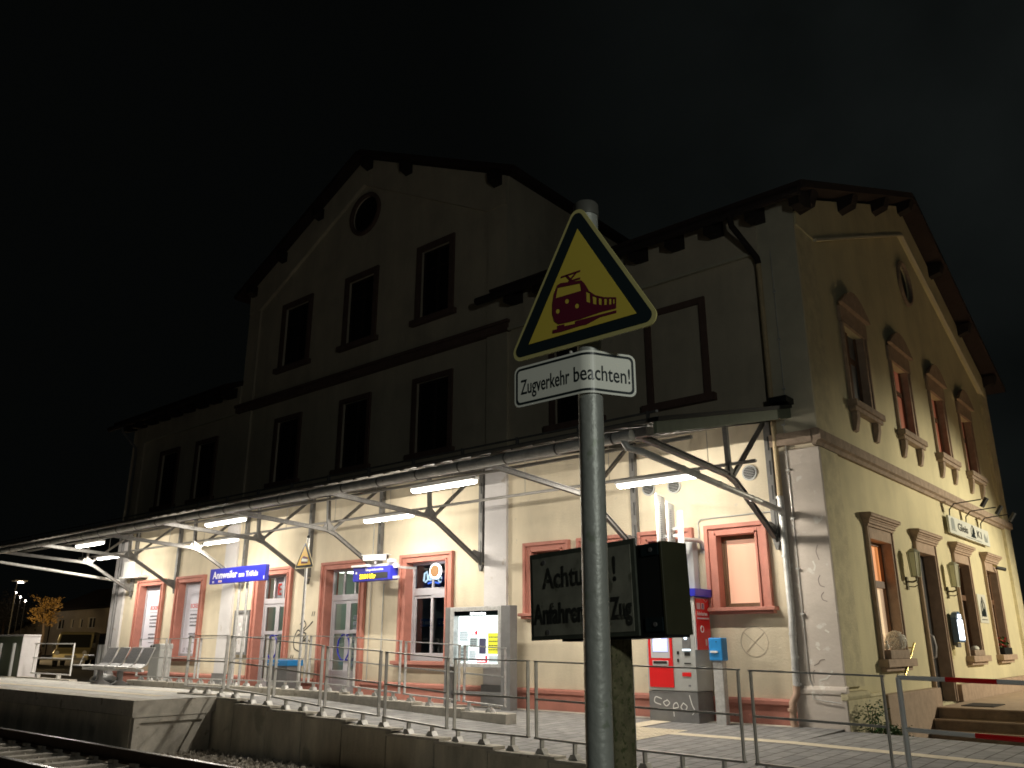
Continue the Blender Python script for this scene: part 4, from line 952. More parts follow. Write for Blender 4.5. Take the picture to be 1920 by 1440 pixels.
# lamps under the canopy
def canopy_light():
    t = thing('canopy_light', (0, 0, 0), '', 'canopy light', 'tube lights in two rows under the canopy', local=True)
    m = MB(); m.box(-.76, .76, -.075, .075, .0, .05); m.box(-.80, -.76, -.05, .05, .0, .045); m.box(.76, .80, -.05, .05, .0, .045); m.build('housing', M_WHITE, t, bevel=.006)
    m = MB(); m.mi(1).prism([(-.075, 0), (.075, 0), (.071, -.013), (-.071, -.013)], 0, -.74, .74); m.mi(0).prism([(-.071, -.0135), (.071, -.0135), (.056, -.052), (-.056, -.052)], 0, -.725, .725)
    m.mi(2).prism([(-.056, -.0525), (.056, -.0525), (.024, -.068), (-.024, -.068)], 0, -.73, .73); m.mi(1); m.box(-.742, -.7255, -.07, .07, -.05, -.0135); m.box(.7255, .742, -.07, .07, -.05, -.0135)
    m.build('lit_diffuser', [M_TUBE, M_TUBE2, M_TUBE3], t)
    for q in range(6):             # the tube's light, spread along its length
        l = bpy.data.lights.new('tube_light', 'SPOT' if q % 2 else 'POINT'); l.energy = 66 if q % 2 else 40; l.color = (1, .92, .79); l.shadow_soft_size = 0
        if q % 2: l.spot_size = math.radians(174); l.spot_blend = .7
        o = bpy.data.objects.new('tube_light', l); COL.objects.link(o); o.parent = t; o.location = (-.62 + q * .248, 0, -.085)
    return t
T0 = canopy_light()
LOC = [(-2.20, -1.42, 'inner row light at the right end, above the ticket machine'), (-8.9, -1.42, 'inner row light left of the bracket over the wide window'), (-15.6, -1.42, 'inner row light over the left poster window and name sign'), (-22.1, -1.42, 'short looking inner row light beside the far left downpipe'),
       (-5.25, -3.38, 'outer row light nearest to the big sign pole'), (-12.15, -3.38, 'outer row light above the name sign'), (-19.0, -3.38, 'outer row light farthest left under the canopy')]
for i, (x, y, lb) in enumerate(LOC):
    if i == 0: T0.location = (x, y, 3.865); T0['label'] = lb
    else: copy_thing(T0, (x, y, 3.865), lb)

# ------------------------------------------------------------------ PLATFORM OBJECTS
# station name sign
e = thing('station_name_sign', (-12.7, -2.5, .2), 'long blue station name sign on two grey posts reading Annweiler am Trifels', 'name sign')
m = MB(); m.box(-14.0, -11.67, -2.55, -2.45, 2.60, 2.955); m.build('blue_board', M_BLUE, e, bevel=.006)
m = MB(); text(m, 'Annweiler', (-13.86, -2.552, 2.72), (1, 0, 0), (0, -1, 0), .235, .8, .004, fit=1.05); text(m, 'am Trifels', (-12.74, -2.552, 2.72), (1, 0, 0), (0, -1, 0), .165, .8, .003, fit=.78)
m.box(-13.86, -13.83, -2.553, -2.55, 2.625, 2.67); m.box(-13.81, -13.79, -2.553, -2.55, 2.625, 2.67); m.box(-13.60, -13.45, -2.553, -2.55, 2.63, 2.675); m.box(-11.73, -11.70, -2.553, -2.55, 2.63, 2.70); m.build('lettering', M_WHITE, e)
m = MB(); m.box(-13.58, -13.47, -2.556, -2.553, 2.645, 2.66); m.build('red_mark', M_REDP, e)
for x in (-12.86, -12.54): m = MB(); m.tube([(x, -2.42, .0), (x, -2.42, 2.9)], .032, 10); m.build('post', M_GALV, e, smooth=True)
# yellow warning triangle on thin pole
e = thing('warning_sign', (-10.25, -2.5, 0), 'small yellow warning triangle on a thin post between the two doors', 'warning sign')
def tri(cx, z0, z1, hw, rr=.03, n=5):
    P = [(cx - hw, z0), (cx + hw, z0), (cx, z1)]; out = []
    for i in range(3):
        p = Vector(P[i]); a = (Vector(P[i - 1]) - p).normalized(); b = (Vector(P[(i + 1) % 3]) - p).normalized(); ang = a.angle(b); t = rr / math.tan(ang / 2); c = p + (a + b).normalized() * rr / math.sin(ang / 2)
        s0 = p + a * t; s1 = p + b * t; a0 = math.atan2(s0.y - c.y, s0.x - c.x); a1 = math.atan2(s1.y - c.y, s1.x - c.x); d = (a1 - a0 + PI) % (2 * PI) - PI
        out += [(c.x + rr * math.cos(a0 + d * k / n), c.y + rr * math.sin(a0 + d * k / n)) for k in range(n + 1)]
    return out
cx = -10.26
m = MB(); m.prism(tri(cx, 2.78, 3.38, .35, .03), 1, -2.535, -2.53); m.build('border', mat('light_edge', (.62, .52, .3), .5), e)
m = MB(); m.prism(tri(cx, 2.80, 3.34, .315, .02), 1, -2.54, -2.536); m.build('black_ring', M_SBLK, e)
m = MB(); m.prism(tri(cx, 2.845, 3.25, .24, .008), 1, -2.545, -2.541); m.build('yellow_face', mat('orange_yellow', (.72, .42, .03), .5), e)
m = MB(); m.prism([(cx - .10, 2.88), (cx + .12, 2.88), (cx + .12, 3.0), (cx - .02, 3.04), (cx - .10, 3.0)], 1, -2.549, -2.546); m.build('train_symbol', M_MAR, e)
m = MB(); m.prism([(cx - .09, 2.93), (cx + .13, 2.91), (cx + .15, 2.96), (cx - .06, 2.99)], 1, -2.553, -2.55); m.build('white_sticker', M_WSIGN, e)
m = MB(); m.tube([(cx + .02, -2.49, .0), (cx + .02, -2.49, 3.42)], .030, 10); m.build('post', M_GALV, e, smooth=True)
m = MB(); m.ball((cx + .02, -2.49, 3.45), .035, 8, 6); m.build('post_cap', M_BLACK, e)
# departure display
e = thing('departure_display', (-10.2, -.6, 2.7), 'blue departure display showing 20:34 Uhr in yellow beside the right door', 'display')
m = MB(); m.box(-10.86, -9.56, -.72, -.48, 2.62, 2.93); m.build('housing', M_BLUE, e, bevel=.008)
m = MB(); m.box(-10.62, -9.64, -.728, -.7205, 2.66, 2.79); m.build('black_display', M_BLACK, e)
m = MB(); text(m, '20:34 Uhr', (-10.60, -.732, 2.675), (1, 0, 0), (0, -1, 0), .135, .85, .005, fit=.56); m.build('led_digits', M_LED, e)
m = MB(); text(m, 'Fahrgastinformation', (-10.42, -.724, 2.84), (1, 0, 0), (0, -1, 0), .075, .8, .001, fit=.62); m.build('lettering', mat('letter_white', (.8, .8, .85), .5), e)
m = MB(); m.disc((-10.74, -.724, 2.81), (0, 1, 0), .03, .006, 10); m.build('speaker_hole', M_WHITE, e)
m = MB(); m.box(-10.72, -9.45, -.62, -.56, 2.93, 2.99); m.box(-9.56, -9.42, -.64, -.56, 2.88, 2.95); m.box(-9.56, -9.42, -.64, -.56, 2.64, 2.70); m.beam((-10.0, -.6, 2.96), (-10.0, -.002, 2.96), .06, .05); m.beam((-9.5, -.6, 2.9), (-9.5, -.002, 2.9), .05, .05); m.build('mounting_arm', M_GALV, e)
e = thing('platform_camera', (-10.2, -.8, 3.1), 'pale grey surveillance camera housing on top of the departure display', 'camera')
m = MB(); Mx = Matrix.Translation((-10.15, -.66, 3.13)) @ Matrix.Rotation(.35, 4, 'Z'); m.box(-.30, .30, -.07, .07, -.06, .06, Mx); m.box(-.34, .36, -.085, .085, .06, .075, Mx); m.build('housing', M_WHITE, e, bevel=.012)
m = MB(); m.box(.302, .31, -.055, .055, -.05, .05, Mx); m.build('lens_window', M_BLACK, e)
m = MB(); m.tube([(-10.15, -.66, 3.0), (-10.15, -.66, 3.08)], .03, 8); m.box(-9.72, -9.55, -.68, -.55, 3.0, 3.08); m.build('bracket', M_GALV, e)
e = thing('flat_lamp_fitting', (-10.7, -.7, 2.98), 'small flat white board lying on the left end of the display', 'fitting'); m = MB(); m.box(-10.85, -10.30, -.80, -.66, 2.935, 2.985); m.build('white_plate', M_WHITE, e, bevel=.005)
# information case
e = thing('information_case', (-6.9, -.5, 0), 'backlit glass information case full of notices beside the grey pilaster', 'notice case')
m = MB(); m.box(-7.74, -6.34, -.62, -.40, 1.88, 1.965); m.box(-7.74, -6.34, -.62, -.40, .80, .86); m.box(-7.74, -7.64, -.62, -.40, .86, 1.88); m.box(-6.42, -6.34, -.62, -.40, .86, 1.88); m.box(-7.7, -6.36, -.44, -.40, .8, 1.9); m.build('frame', M_GALV, e, bevel=.004)
for a, b in ((-7.88, -7.745), (-6.335, -6.10)): m = MB(); m.box(a, b, -.62, -.40, -.05, 1.97); m.build('post', M_CABD, e, bevel=.006)
m = MB(); m.box(-7.745, -6.335, -.54, -.46, .28, .34); m.build('cross_bar', M_CABD, e)
m = MB(); m.box(-7.63, -6.43, -.47, -.455, .87, 1.79); m.build('lit_back_panel', M_CASE, e)
m = MB(); m.box(-7.63, -6.43, -.60, -.445, 1.79, 1.879); m.build('header', M_SBLK, e)
m = MB(); text(m, 'Information', (-7.18, -.605, 1.81), (1, 0, 0), (0, -1, 0), .065, 1, .004, fit=.42); m.build('header_lettering', M_WHT, e)
NOT = [(-7.60, -7.34, 1.28, 1.50, 'w'), (-7.60, -7.34, .90, 1.2, 'g'), (-7.30, -7.10, 1.42, 1.50, 'r'), (-7.30, -7.08, 1.18, 1.36, 'g'), (-7.32, -7.12, .92, 1.12, 'w'), (-7.04, -6.86, 1.05, 1.35, 'd'), (-6.80, -6.44, 1.05, 1.45, 'y'), (-7.10, -6.82, .82 + .06, 1.02, 'r'), (-6.78, -6.48, .89, 1.02, 'w')]
cm = {'w': emis('paper_glow', (.9, .95, 1), .62), 'g': emis('grey_paper_glow', (.55, .62, .6), .5), 'r': emis('red_paper_glow', (.75, .02, .04), .7), 'd': emis('dark_picture_glow', (.1, .09, .16), .5), 'y': emis('yellow_paper_glow', (.95, .85, .06), .75)}
for k_, (a, b, c, d, q) in enumerate(NOT):
    n_ = MB(); n_.box(a, b, -.482, -.472, c, d); nb = n_.build('notice', cm[q], e)
    if q in 'rgyw':
        n_ = MB(); random.seed(k_)
        for w in range(4):
            zz = c + (d - c) * (.18 + .2 * w); xx = a + .02
            while xx < b - .05: ww = random.uniform(.015, .05); n_.box(xx, xx + ww, -.486, -.4825, zz, zz + min(.018, (d - c) * .09)); xx += ww + .01
        n_.build('print', {'r': M_WHT, 'g': M_INK, 'y': M_INK, 'w': cm['g']}[q], nb)
m = MB(); m.quad((-7.64, -.60, .86), (-6.42, -.60, .86), (-6.42, -.60, 1.88), (-7.64, -.60, 1.88)); m.build('glass_door', M_GLASS, e)
# grey notice board left of the doors
e = thing('notice_board', (-16.4, -.1, 1.5), 'empty grey framed notice board on the wall left of the left door', 'notice board')
m = MB(); frame_rect(m, -16.76, -16.02, .95, 2.13, .07, -.10, -.004); m.build('frame', M_CABD, e)
m = MB(); m.box(-16.69, -16.09, -.05, -.01, 1.02, 2.06); m.build('back_panel', M_PIL, e)
m = MB(); m.disc((-16.5, -.055, 1.75), (0, 1, 0), .05, .006, 8); m.disc((-16.42, -.055, 1.62), (0, 1, 0), .05, .006, 8); m.disc((-16.5, -.055, 1.48), (0, 1, 0), .04, .006, 8); m.build('sticker_rest', M_WHITE, e)
# ticket machine
e = thing('ticket_machine', (-2.6, -.4, 0), 'tall grey and red ticket machine with a lit screen on a scribbled plinth', 'ticket machine')
m = MB(); m.box(-3.02, -2.11, -.62, -.10, -.06, .50); m.build('plinth', M_CABD, e, bevel=.006)
m = MB(); m.box(-3.02, -2.10, -.63, -.08, .51, 2.0); m.build('cabinet', M_CABG, e, bevel=.012)
m = MB(); m.box(-2.98, -2.52, -.645, -.631, .56, 1.02); m.box(-2.98, -2.93, -.645, -.631, 1.02, 1.42); m.box(-2.57, -2.52, -.645, -.631, 1.02, 1.42); m.box(-2.98, -2.52, -.645, -.631, 1.42, 1.97); m.build('red_door', M_DBRED, e, bevel=.004)
m = MB(); m.box(-2.93, -2.57, -.648, -.632, 1.02, 1.40); m.build('screen_bezel', mat('bezel', (.55, .55, .58), .4), e, bevel=.004)
m = MB(); m.box(-2.885, -2.605, -.653, -.649, 1.12, 1.36); m.build('screen', M_SCR, e)
m = MB(); m.box(-2.86, -2.72, -.656, -.6535, 1.30, 1.34); m.box(-2.87, -2.74, -.656, -.6535, 1.15, 1.26); m.box(-2.86, -2.70, -.656, -.6535, 1.275, 1.285); m.box(-2.70, -2.63, -.656, -.6535, 1.2, 1.21); m.build('screen_content', M_SCRW, e)
m = MB(); m.box(-2.90, -2.60, -.66, -.646, .90, .98); m.build('ticket_tray', M_GALV, e, bevel=.004); m = MB(); m.box(-2.88, -2.62, -.664, -.661, .93, .975); m.build('tray_opening', M_BLACK, e)
m = MB()
for a, b, c, d in ((-2.44, -2.40, 1.08, 1.13), (-2.44, -2.41, .96, 1.01), (-2.30, -2.20, 1.06, 1.12), (-2.31, -2.19, .93, .95), (-2.33, -2.22, 1.50, 1.53), (-2.16, -2.14, .86, .88)): m.box(a, b, -.640, -.631, c, d)
m.build('slots', M_BLACK, e)
m = MB(); m.box(-2.33, -2.18, -.640, -.631, 1.15, 1.42); m.build('card_reader', M_CABD, e); m = MB(); m.ball((-2.26, -.645, 1.34), .03, 8, 6); m.box(-2.33, -2.18, -.645, -.641, 1.14, 1.165); m.build('reader_light', M_NEON, e)
m = MB(); m.box(-2.36, -2.20, -.640, -.631, .74, .80); m.build('red_label', M_DBRED, e)
m = MB(); text(m, 'DB', (-2.26, -.632, .585), (1, 0, 0), (0, -1, 0), .035, 1, .001); m.build('small_lettering', M_INK, e)
m = MB(); m.box(-3.02, -2.02, -.66, -.06, 2.003, 2.13); m.build('blue_header', M_BLUE, e, bevel=.006)
m = MB()
for a, b, c, d in ((-2.42, -2.30, 2.025, 2.035), (-2.42, -2.30, 2.095, 2.105), (-2.42, -2.41, 2.035, 2.095), (-2.31, -2.30, 2.035, 2.095)): m.box(a, b, -.665, -.6605, c, d)
m.build('header_mark', M_WHITE, e)
m = MB(); m.box(-2.099, -2.085, -.62, -.57, 1.15, 2.0); m.build('side_edge_strip', M_WHITE, e)
m = MB(); m.box(-2.099, -2.075, -.565, -.11, 1.15, 1.97); m.build('red_side_panel', M_DBRED, e, bevel=.003)
m = MB(); text(m, 'Fahrkarten', (-2.074, -.545, 1.70), (0, 1, 0), (1, 0, 0), .09, .8, .002, fit=.36)
x = -.545
random.seed(2)
while x < -.16: w = random.uniform(.02, .05); m.box(-2.0745, -2.072, x, x + w, 1.64, 1.665); x += w + .008
m.box(-2.0745, -2.072, -.54, -.42, 1.80, 1.90); m.box(-2.0745, -2.072, -.38, -.28, 1.80, 1.90); m.tube([(-2.072, -.40 + .05 * math.cos(t * PI / 6), 1.48 + .05 * math.sin(t * PI / 6)) for t in range(13)], .010, 5); m.box(-2.0745, -2.072, -.30, -.26, 1.22, 1.32); m.tube([(-2.073, -.3, 1.97), (-2.073, -.22, 1.92), (-2.073, -.14, 1.97)], .006, 4)
m.build('side_lettering', mat('pale_letter', (.72, .6, .6), .5), e)
m = MB(); m.box(-2.0745, -2.073, -.50, -.45, 1.81, 1.88); m.box(-2.072, -2.0712, -.35, -.31, 1.81, 1.89); m.build('side_pictograms', mat('picto', (.15, .1, .35), .5), e)
GM = lambda a, b: (a, -.6225, b)
strokes('graffiti', e, [[(-2.78, .38), (-2.90, .42), (-2.93, .32), (-2.80, .29)], [(-2.68, .36), (-2.76, .33), (-2.70, .26), (-2.62, .32), (-2.68, .37)], [(-2.56, .12), (-2.57, .30), (-2.50, .34), (-2.46, .26), (-2.56, .24)], [(-2.38, .33), (-2.44, .26), (-2.36, .20), (-2.30, .28), (-2.38, .33)], [(-2.26, .45), (-2.22, .30), (-2.17, .22), (-2.22, .16)]], .008, M_WHITE, GM)
# ticket validator
e = thing('ticket_validator', (-1.74, -.55, 0), 'blue ticket stamping box on a grey post right of the ticket machine', 'ticket validator')
m = MB(); m.box(-1.83, -1.66, -.58, -.44, -.04, 1.0); m.build('post', M_GALV, e, bevel=.01)
m = MB(); m.box(-1.86, -1.63, -.62, -.42, .99, 1.34); m.build('blue_box', M_BLUEL, e, bevel=.012)
m = MB(); m.box(-1.83, -1.70, -.64, -.621, 1.11, 1.14); m.build('slot', M_WHITE, e); m = MB(); m.disc((-1.72, -.625, 1.28), (0, 1, 0), .008, .01, 8); m.build('lock', M_BLACK, e)
# post with antenna tube, and the edge-on display boards
e = thing('grey_cable_column', (-2.27, -.25, 2.6), 'light grey square column rising behind the ticket machine', 'column'); m = MB(); m.box(-2.40, -2.20, -.32, -.14, 0, 2.98); m.build('column_body', mat('pale_column', (.48, .50, .50), .5), e, bevel=.008)
e = thing('wall_arm_tube', (-2.15, -.8, 2.95), 'white upright tube held off the wall on a curved arm above the ticket machine', 'antenna')
m = MB(); m.tube([(-2.14, -.80, 2.94), (-2.13, -.80, 3.40)], .05, 14); m.tube([(-2.14, -.80, 2.50), (-2.14, -.80, 2.55), (-2.14, -.80, 2.88), (-2.14, -.80, 2.98)], [.040, .055, .058, .055], 14); m.build('upright_tube', M_WHITE, e, smooth=True)
m = MB(); m.tube([(-2.14, -.80, 2.93), (-2.14, -.25, 2.96), (-2.14, -.12, 2.94), (-2.14, -.06, 2.86), (-2.14, -.004, 2.86)], .035, 10); m.box(-2.22, -2.06, -.02, -.002, 2.76, 2.96); m.build('curved_arm', M_GALV, e, smooth=True)
vd = Vector((-.50, .866, 0)); vn = Vector((.866, .5, 0))
for i, (ox, oy, top, dd, lb) in enumerate(((-2.40, -1.1, 3.70, .5, 'nearer large display board seen edge on above the ticket machine'), (-2.26, -1.0, 3.56, .42, 'second smaller board seen edge on, close to the white tube'))):
    e = thing('platform_display_board', (ox, oy, 3.2), lb, 'display board', 'boards hung edge on above the ticket machine')
    d2 = Vector((-.249, .969, 0)); n2 = Vector((-.969, -.249, 0)); o = Vector((ox, oy, 0)); m = MB()
    P = [o, o + d2 * dd, o + d2 * dd + n2 * .03, o + n2 * .03]; m.add([(p.x, p.y, 2.75) for p in P] + [(p.x, p.y, top) for p in P], [(0, 1, 2, 3), (4, 5, 6, 7), (0, 1, 5, 4), (1, 2, 6, 5), (2, 3, 7, 6), (3, 0, 4, 7)]); m.build('board', M_CABG, e, bevel=.004)
    m = MB()
    for q in range(22): p = o - n2 * .004 + d2 * (dd * .35); m.box(-.012, .012, -.03, .03, -.008, .008, Matrix.Translation((p.x, p.y, 2.8 + q * (top - 2.9) / 22)))
    m.build('vent_slots', M_CABD, e)
    m = MB(); m.beam(o + d2 * (dd * .7) + n2 * .03 + Vector((0, 0, 3.0 + i * .12)), (-2.14, -.80, 3.0 + i * .12), .05, .05); m.build('clamp', M_GALV, e)
# bins and bench
e = thing('litter_bin', (-15.9, -2.6, .2), 'grey box litter bin with rounded black top opening beside the bench', 'litter bin')
m = MB(); m.box(-16.18, -15.68, -2.72, -2.38, .2, 1.12); m.build('body', M_CABG, e, bevel=.03)
m = MB(); m.prism([(-16.18, 1.12), (-15.68, 1.12), (-15.68, 1.22), (-15.78, 1.24), (-16.0, 1.23), (-16.12, 1.18)], 1, -2.72, -2.38); m.build('hood', M_CABG, e)
m = MB(); m.ball((-16.06, -2.72, 1.17), .09, 10, 6, (1.1, .5, .6)); m.build('black_opening', M_BLACK, e)
e = thing('waste_container', (-13.5, -.6, 0), 'low dark waste container with a blue top between the two doors', 'waste container')
m = MB(); m.box(-13.92, -13.10, -.78, -.35, 0, .72); m.box(-13.53, -13.49, -.79, -.781, .03, .7); m.build('dark_body', M_CABD, e, bevel=.01)
m = MB(); m.box(-13.95, -13.07, -.80, -.33, .722, .86); m.build('blue_top', M_BLUEL, e, bevel=.012)
m = MB(); m.box(-13.9, -13.6, -.805, -.801, .76, .77); m.box(-13.85, -13.4, -.805, -.801, .80, .805); m.build('scratches', M_WHITE, e)
e = thing('seat_bench', (-16.6, -3.4, .27), 'row of grey wire mesh platform seats on splayed pedestal legs', 'bench')
gz = .28
for i in range(4):
    x = -17.45 + i * .62
    m = MB(); P = [(-3.78, gz + .44), (-3.72, gz + .46), (-3.45, gz + .42), (-3.32, gz + .50), (-3.16, gz + .86), (-3.14, gz + .86), (-3.30, gz + .47), (-3.45, gz + .40), (-3.74, gz + .43)]
    m.prism(P, 0, x, x + .52); s = m.build('mesh_seat', mat('seat_mesh', (.33, .33, .34), .5, .4, spots=((.2, .2, .2), 60, .5)) if i == 0 else MATS['seat_mesh'], e)
    m = MB(); m.tube([(x, -3.78, gz + .44), (x, -3.45, gz + .41), (x, -3.31, gz + .49), (x, -3.15, gz + .87), (x + .52, -3.15, gz + .87), (x + .52, -3.31, gz + .49), (x + .52, -3.45, gz + .41), (x + .52, -3.78, gz + .44), (x, -3.78, gz + .44)], .010, 6); m.build('seat_rim', M_GALV, s)
m = MB(); m.beam((-18.0, -3.5, gz + .36), (-14.85, -3.5, gz + .36), .06, .06); m.build('carrier_beam', M_GALV, e)
for x in (-17.0, -15.95): m = MB(); m.prism([(-3.75, gz - .02), (-3.22, gz - .02), (-3.24, gz + .02), (-3.44, gz + .12), (-3.44, gz + .34), (-3.56, gz + .34), (-3.56, gz + .12), (-3.73, gz + .02)], 0, x - .05, x + .05); m.build('pedestal_leg', M_CABD, e, bevel=.008)
m = MB(); m.box(-18.1, -17.55, -3.75, -3.35, gz + .42, gz + .45); m.tube([(-18.0, -3.6, gz + .45), (-17.95, -3.55, gz + .68), (-17.5, -3.5, gz + .68)], .012, 6); m.build('side_tray', M_GALV, e)
e = thing('black_bag', (-18.1, -3.0, .3), 'dark flat heap lying under the left end of the bench', 'bag'); m = MB(); m.ball((-18.1, -2.9, .34), .32, 12, 8, (1.5, .9, .5)); m.build('heap', M_BLACK, e, smooth=True)
# cabinet and white barrier at far left
e = thing('utility_cabinet', (-25, -2.8, .3), 'wide green cabinet with a pale side and lid at the far left of the platform', 'utility cabinet')
m = MB(); m.box(-29.5, -23.50, -3.0, -2.62, .22, 1.45); m.build('green_body', M_GREEN, e)
m = MB(); m.box(-29.55, -23.43, -3.05, -2.55, 1.45, 1.50); m.box(-23.50, -23.45, -3.05, -2.55, .22, 1.45); m.box(-23.52, -23.42, -3.09, -2.5, .2, .27); m.build('pale_cladding', M_PIL, e, bevel=.006)
for x in (-25.2, -24.1): m = MB(); m.box(x, x + .10, -3.09, -3.02, .28, 1.25); m.build('white_stile', M_WHITE, e)
m = MB(); m.box(-29.5, -23.6, -3.3, -3.02, .2, .29); m.build('base_slab', M_CONCD, e)
e = thing('white_barrier', (-21, -3, .3), 'short white painted barrier at the far left end of the platform', 'barrier')
m = MB()
for z in (.42, .84, 1.235): m.beam((-22.6, -3.0, z), (-19.92, -3.0, z), .04, .03)
for x in (-22.5, -19.92): m.beam((x, -3, .4), (x, -3, 1.25), .04, .03, (0, 1, 0))
m.build('white_frame', M_WHITE, e)
for x in (-22.1, -20.7): m = MB(); m.box(x, x + .12, -3.04, -2.96, .26, .41); m.build('foot', M_WHITE, e)
m = MB(); m.box(-23.4, -19.7, -3.1, -2.88, .15, .30); m.build('kerb', M_CONC, e)
g = MB(); g.box(-260, -18.8, -2.88, 160, -.3, -.05); struct(g.build('road', M_ASPH))
e = thing('lit_patch_box', (-23.2, -.2, 3), 'added white box standing in for the lamplit patch of wall at the far left downpipe', 'added wall box')  # added box, replaces the bright wall patch lit by the inner canopy light
m = MB(); m.box(-23.5, -22.75, -.28, -.002, 3.38, 3.85); m.box(-23.6, -22.3, -.34, -.002, 3.30, 3.36); m.build('box_and_ledge', M_WHITE, e, bevel=.01)

# ------------------------------------------------------------------ FOREGROUND SIGN POLE
PX, PY = 3.461, -11.366
e = thing('sign_pole', (PX, PY, -.45), 'weathered round sign pole in the foreground with a dark cap', 'pole')
m = MB(); m.tube([(PX - .002, PY, -.6), (PX, PY, 1.0), (PX + .006, PY, 2.60)], .0378, 32); m.build('tube', M_POLE, e, smooth=True)
m = MB(); m.tube([(PX + .006, PY, 2.585), (PX + .006, PY, 2.625), (PX + .006, PY, 2.632)], [.041, .041, .036], 32); m.build('cap', mat('dark_cap', (.07, .07, .06), .4), e, smooth=True)
e = thing('train_warning_triangle', (PX, PY - .05, 2.3), 'large yellow triangle sign with a maroon train on the foreground pole', 'warning sign')
YS = -11.412
cx = 3.4655; 
m = MB(); m.prism(tri(cx, 2.128, 2.625, .295, .032, 8), 1, YS - .002, YS + .004); m.build('yellow_plate', M_YELE, e)
m = MB(); m.prism(tri(cx, 2.141, 2.602, .274, .022, 8), 1, YS - .0035, YS - .0025); m.build('black_border', M_SBLK, e)
m = MB(); m.prism([(3.262, 2.176), (3.6725, 2.176), (3.4675, 2.5235)], 1, YS - .005, YS - .004); m.build('yellow_face', M_YEL, e)
YP = (YS - .0065, YS - .0055)
body = [(3.3839, 2.3499), (3.3961, 2.3533), (3.4786, 2.3393), (3.4898, 2.3258), (3.4971, 2.3135), (3.5078, 2.2935), (3.5298, 2.2738), (3.5626, 2.2579), (3.6057, 2.2458), (3.6041, 2.2105), (3.5461, 2.2131), (3.471, 2.2098), (3.409, 2.2124), (3.3852, 2.2151), (3.3695, 2.2294), (3.3619, 2.2554), (3.3625, 2.2898), (3.3696, 2.3226)]
hol = [[(3.3861, 2.3401), (3.4745, 2.3303), (3.4783, 2.3039), (3.3774, 2.3064)], [(3.4965, 2.2967), (3.5114, 2.2857), (3.5118, 2.2522), (3.4969, 2.2609)], [(3.5201, 2.2752), (3.5355, 2.2656), (3.5346, 2.2406), (3.5214, 2.2475)], [(3.542, 2.2624), (3.5544, 2.2563), (3.5536, 2.2341), (3.5427, 2.239)], [(3.5624, 2.254), (3.5733, 2.2503), (3.5725, 2.2302), (3.5623, 2.2323)], [(3.5805, 2.249), (3.5898, 2.2464), (3.589, 2.227), (3.5797, 2.2289)], [(3.5948, 2.2430), (3.6013, 2.2418), (3.6005, 2.2264), (3.5941, 2.2276)]]
for c in ((3.4224, 2.2836), (3.4608, 2.2574), (3.3853, 2.2594)): hol.append([(c[0] + .0085 * math.cos(t * PI / 6), c[1] + .0085 * math.sin(t * PI / 6)) for t in range(12)])
m = MB(); pl = [[Vector((p[0], p[1], 0)) for p in q] for q in [body] + hol]; fl = [p for q in pl for p in q]
m.add([(p.x, YP[0], p.y) for p in fl], [tuple(t) for t in tessellate_polygon(pl)])
m.prism([(3.6039, 2.2041), (3.6035, 2.1959), (3.5455, 2.1969), (3.493, 2.1862), (3.4703, 2.188), (3.4005, 2.1863), (3.3624, 2.189), (3.3626, 2.2005), (3.381, 2.1993), (3.3812, 2.2107), (3.4089, 2.2091), (3.4087, 2.2024), (3.4515, 2.1995), (3.4517, 2.2081)], 1, *YP)
for a, b in (((3.4005, 2.373), (3.4757, 2.3725)), ((3.4206, 2.374), (3.4399, 2.3508)), ((3.4601, 2.3711), (3.44, 2.3563)), ((3.4298, 2.3494), (3.475, 2.3473))): m.beam((a[0], YP[0], a[1]), (b[0], YP[0], b[1]), .0012, .0055)
m.build('train_pictogram', M_MAR, e)
m = MB(); m.box(PX - .05, PX + .05, YS + .004, YS + .012, 2.20, 2.225); m.tube([(PX + .0405 * math.cos(t * PI / 10), PY + .0405 * math.sin(t * PI / 10), 2.212) for t in range(21)], .006, 6); m.tube([(PX + .0405 * math.cos(t * PI / 10), PY + .0405 * math.sin(t * PI / 10), 2.44) for t in range(21)], .006, 6); m.build('clamp', M_GALV, e)
# bent text plate
e = thing('bent_text_plate', (PX, PY - .05, 2.04), 'white plate bent round the pole reading Zugverkehr beachten!', 'plate')
RR = .048; az = math.radians(25)
s0 = 3.200; L1_ = PX - s0                       # straight part length
a0, a1 = -PI / 2, -az                          # arc of the pole between the wings
LA = RR * (a1 - a0); LW = .135; LT = L1_ + LA + LW
def path(s):
    if s <= L1_: return Vector((s0 + s, PY - RR, 0)), Vector((0, -1, 0))
    if s <= L1_ + LA:
        a = a0 + (s - L1_) / RR; return Vector((PX + RR * math.cos(a), PY + RR * math.sin(a), 0)), Vector((math.cos(a), math.sin(a), 0))
    p = Vector((PX + RR * math.cos(a1), PY + RR * math.sin(a1), 0)); d = Vector((math.sin(az), math.cos(az), 0)); t = s - L1_ - LA
    c = -.35 * t * t                                # slight outward curl of the right wing
    return p + d * t + Vector((math.cos(a1), math.sin(a1), 0)) * (-c), Vector((math.cos(a1), math.sin(a1), 0))
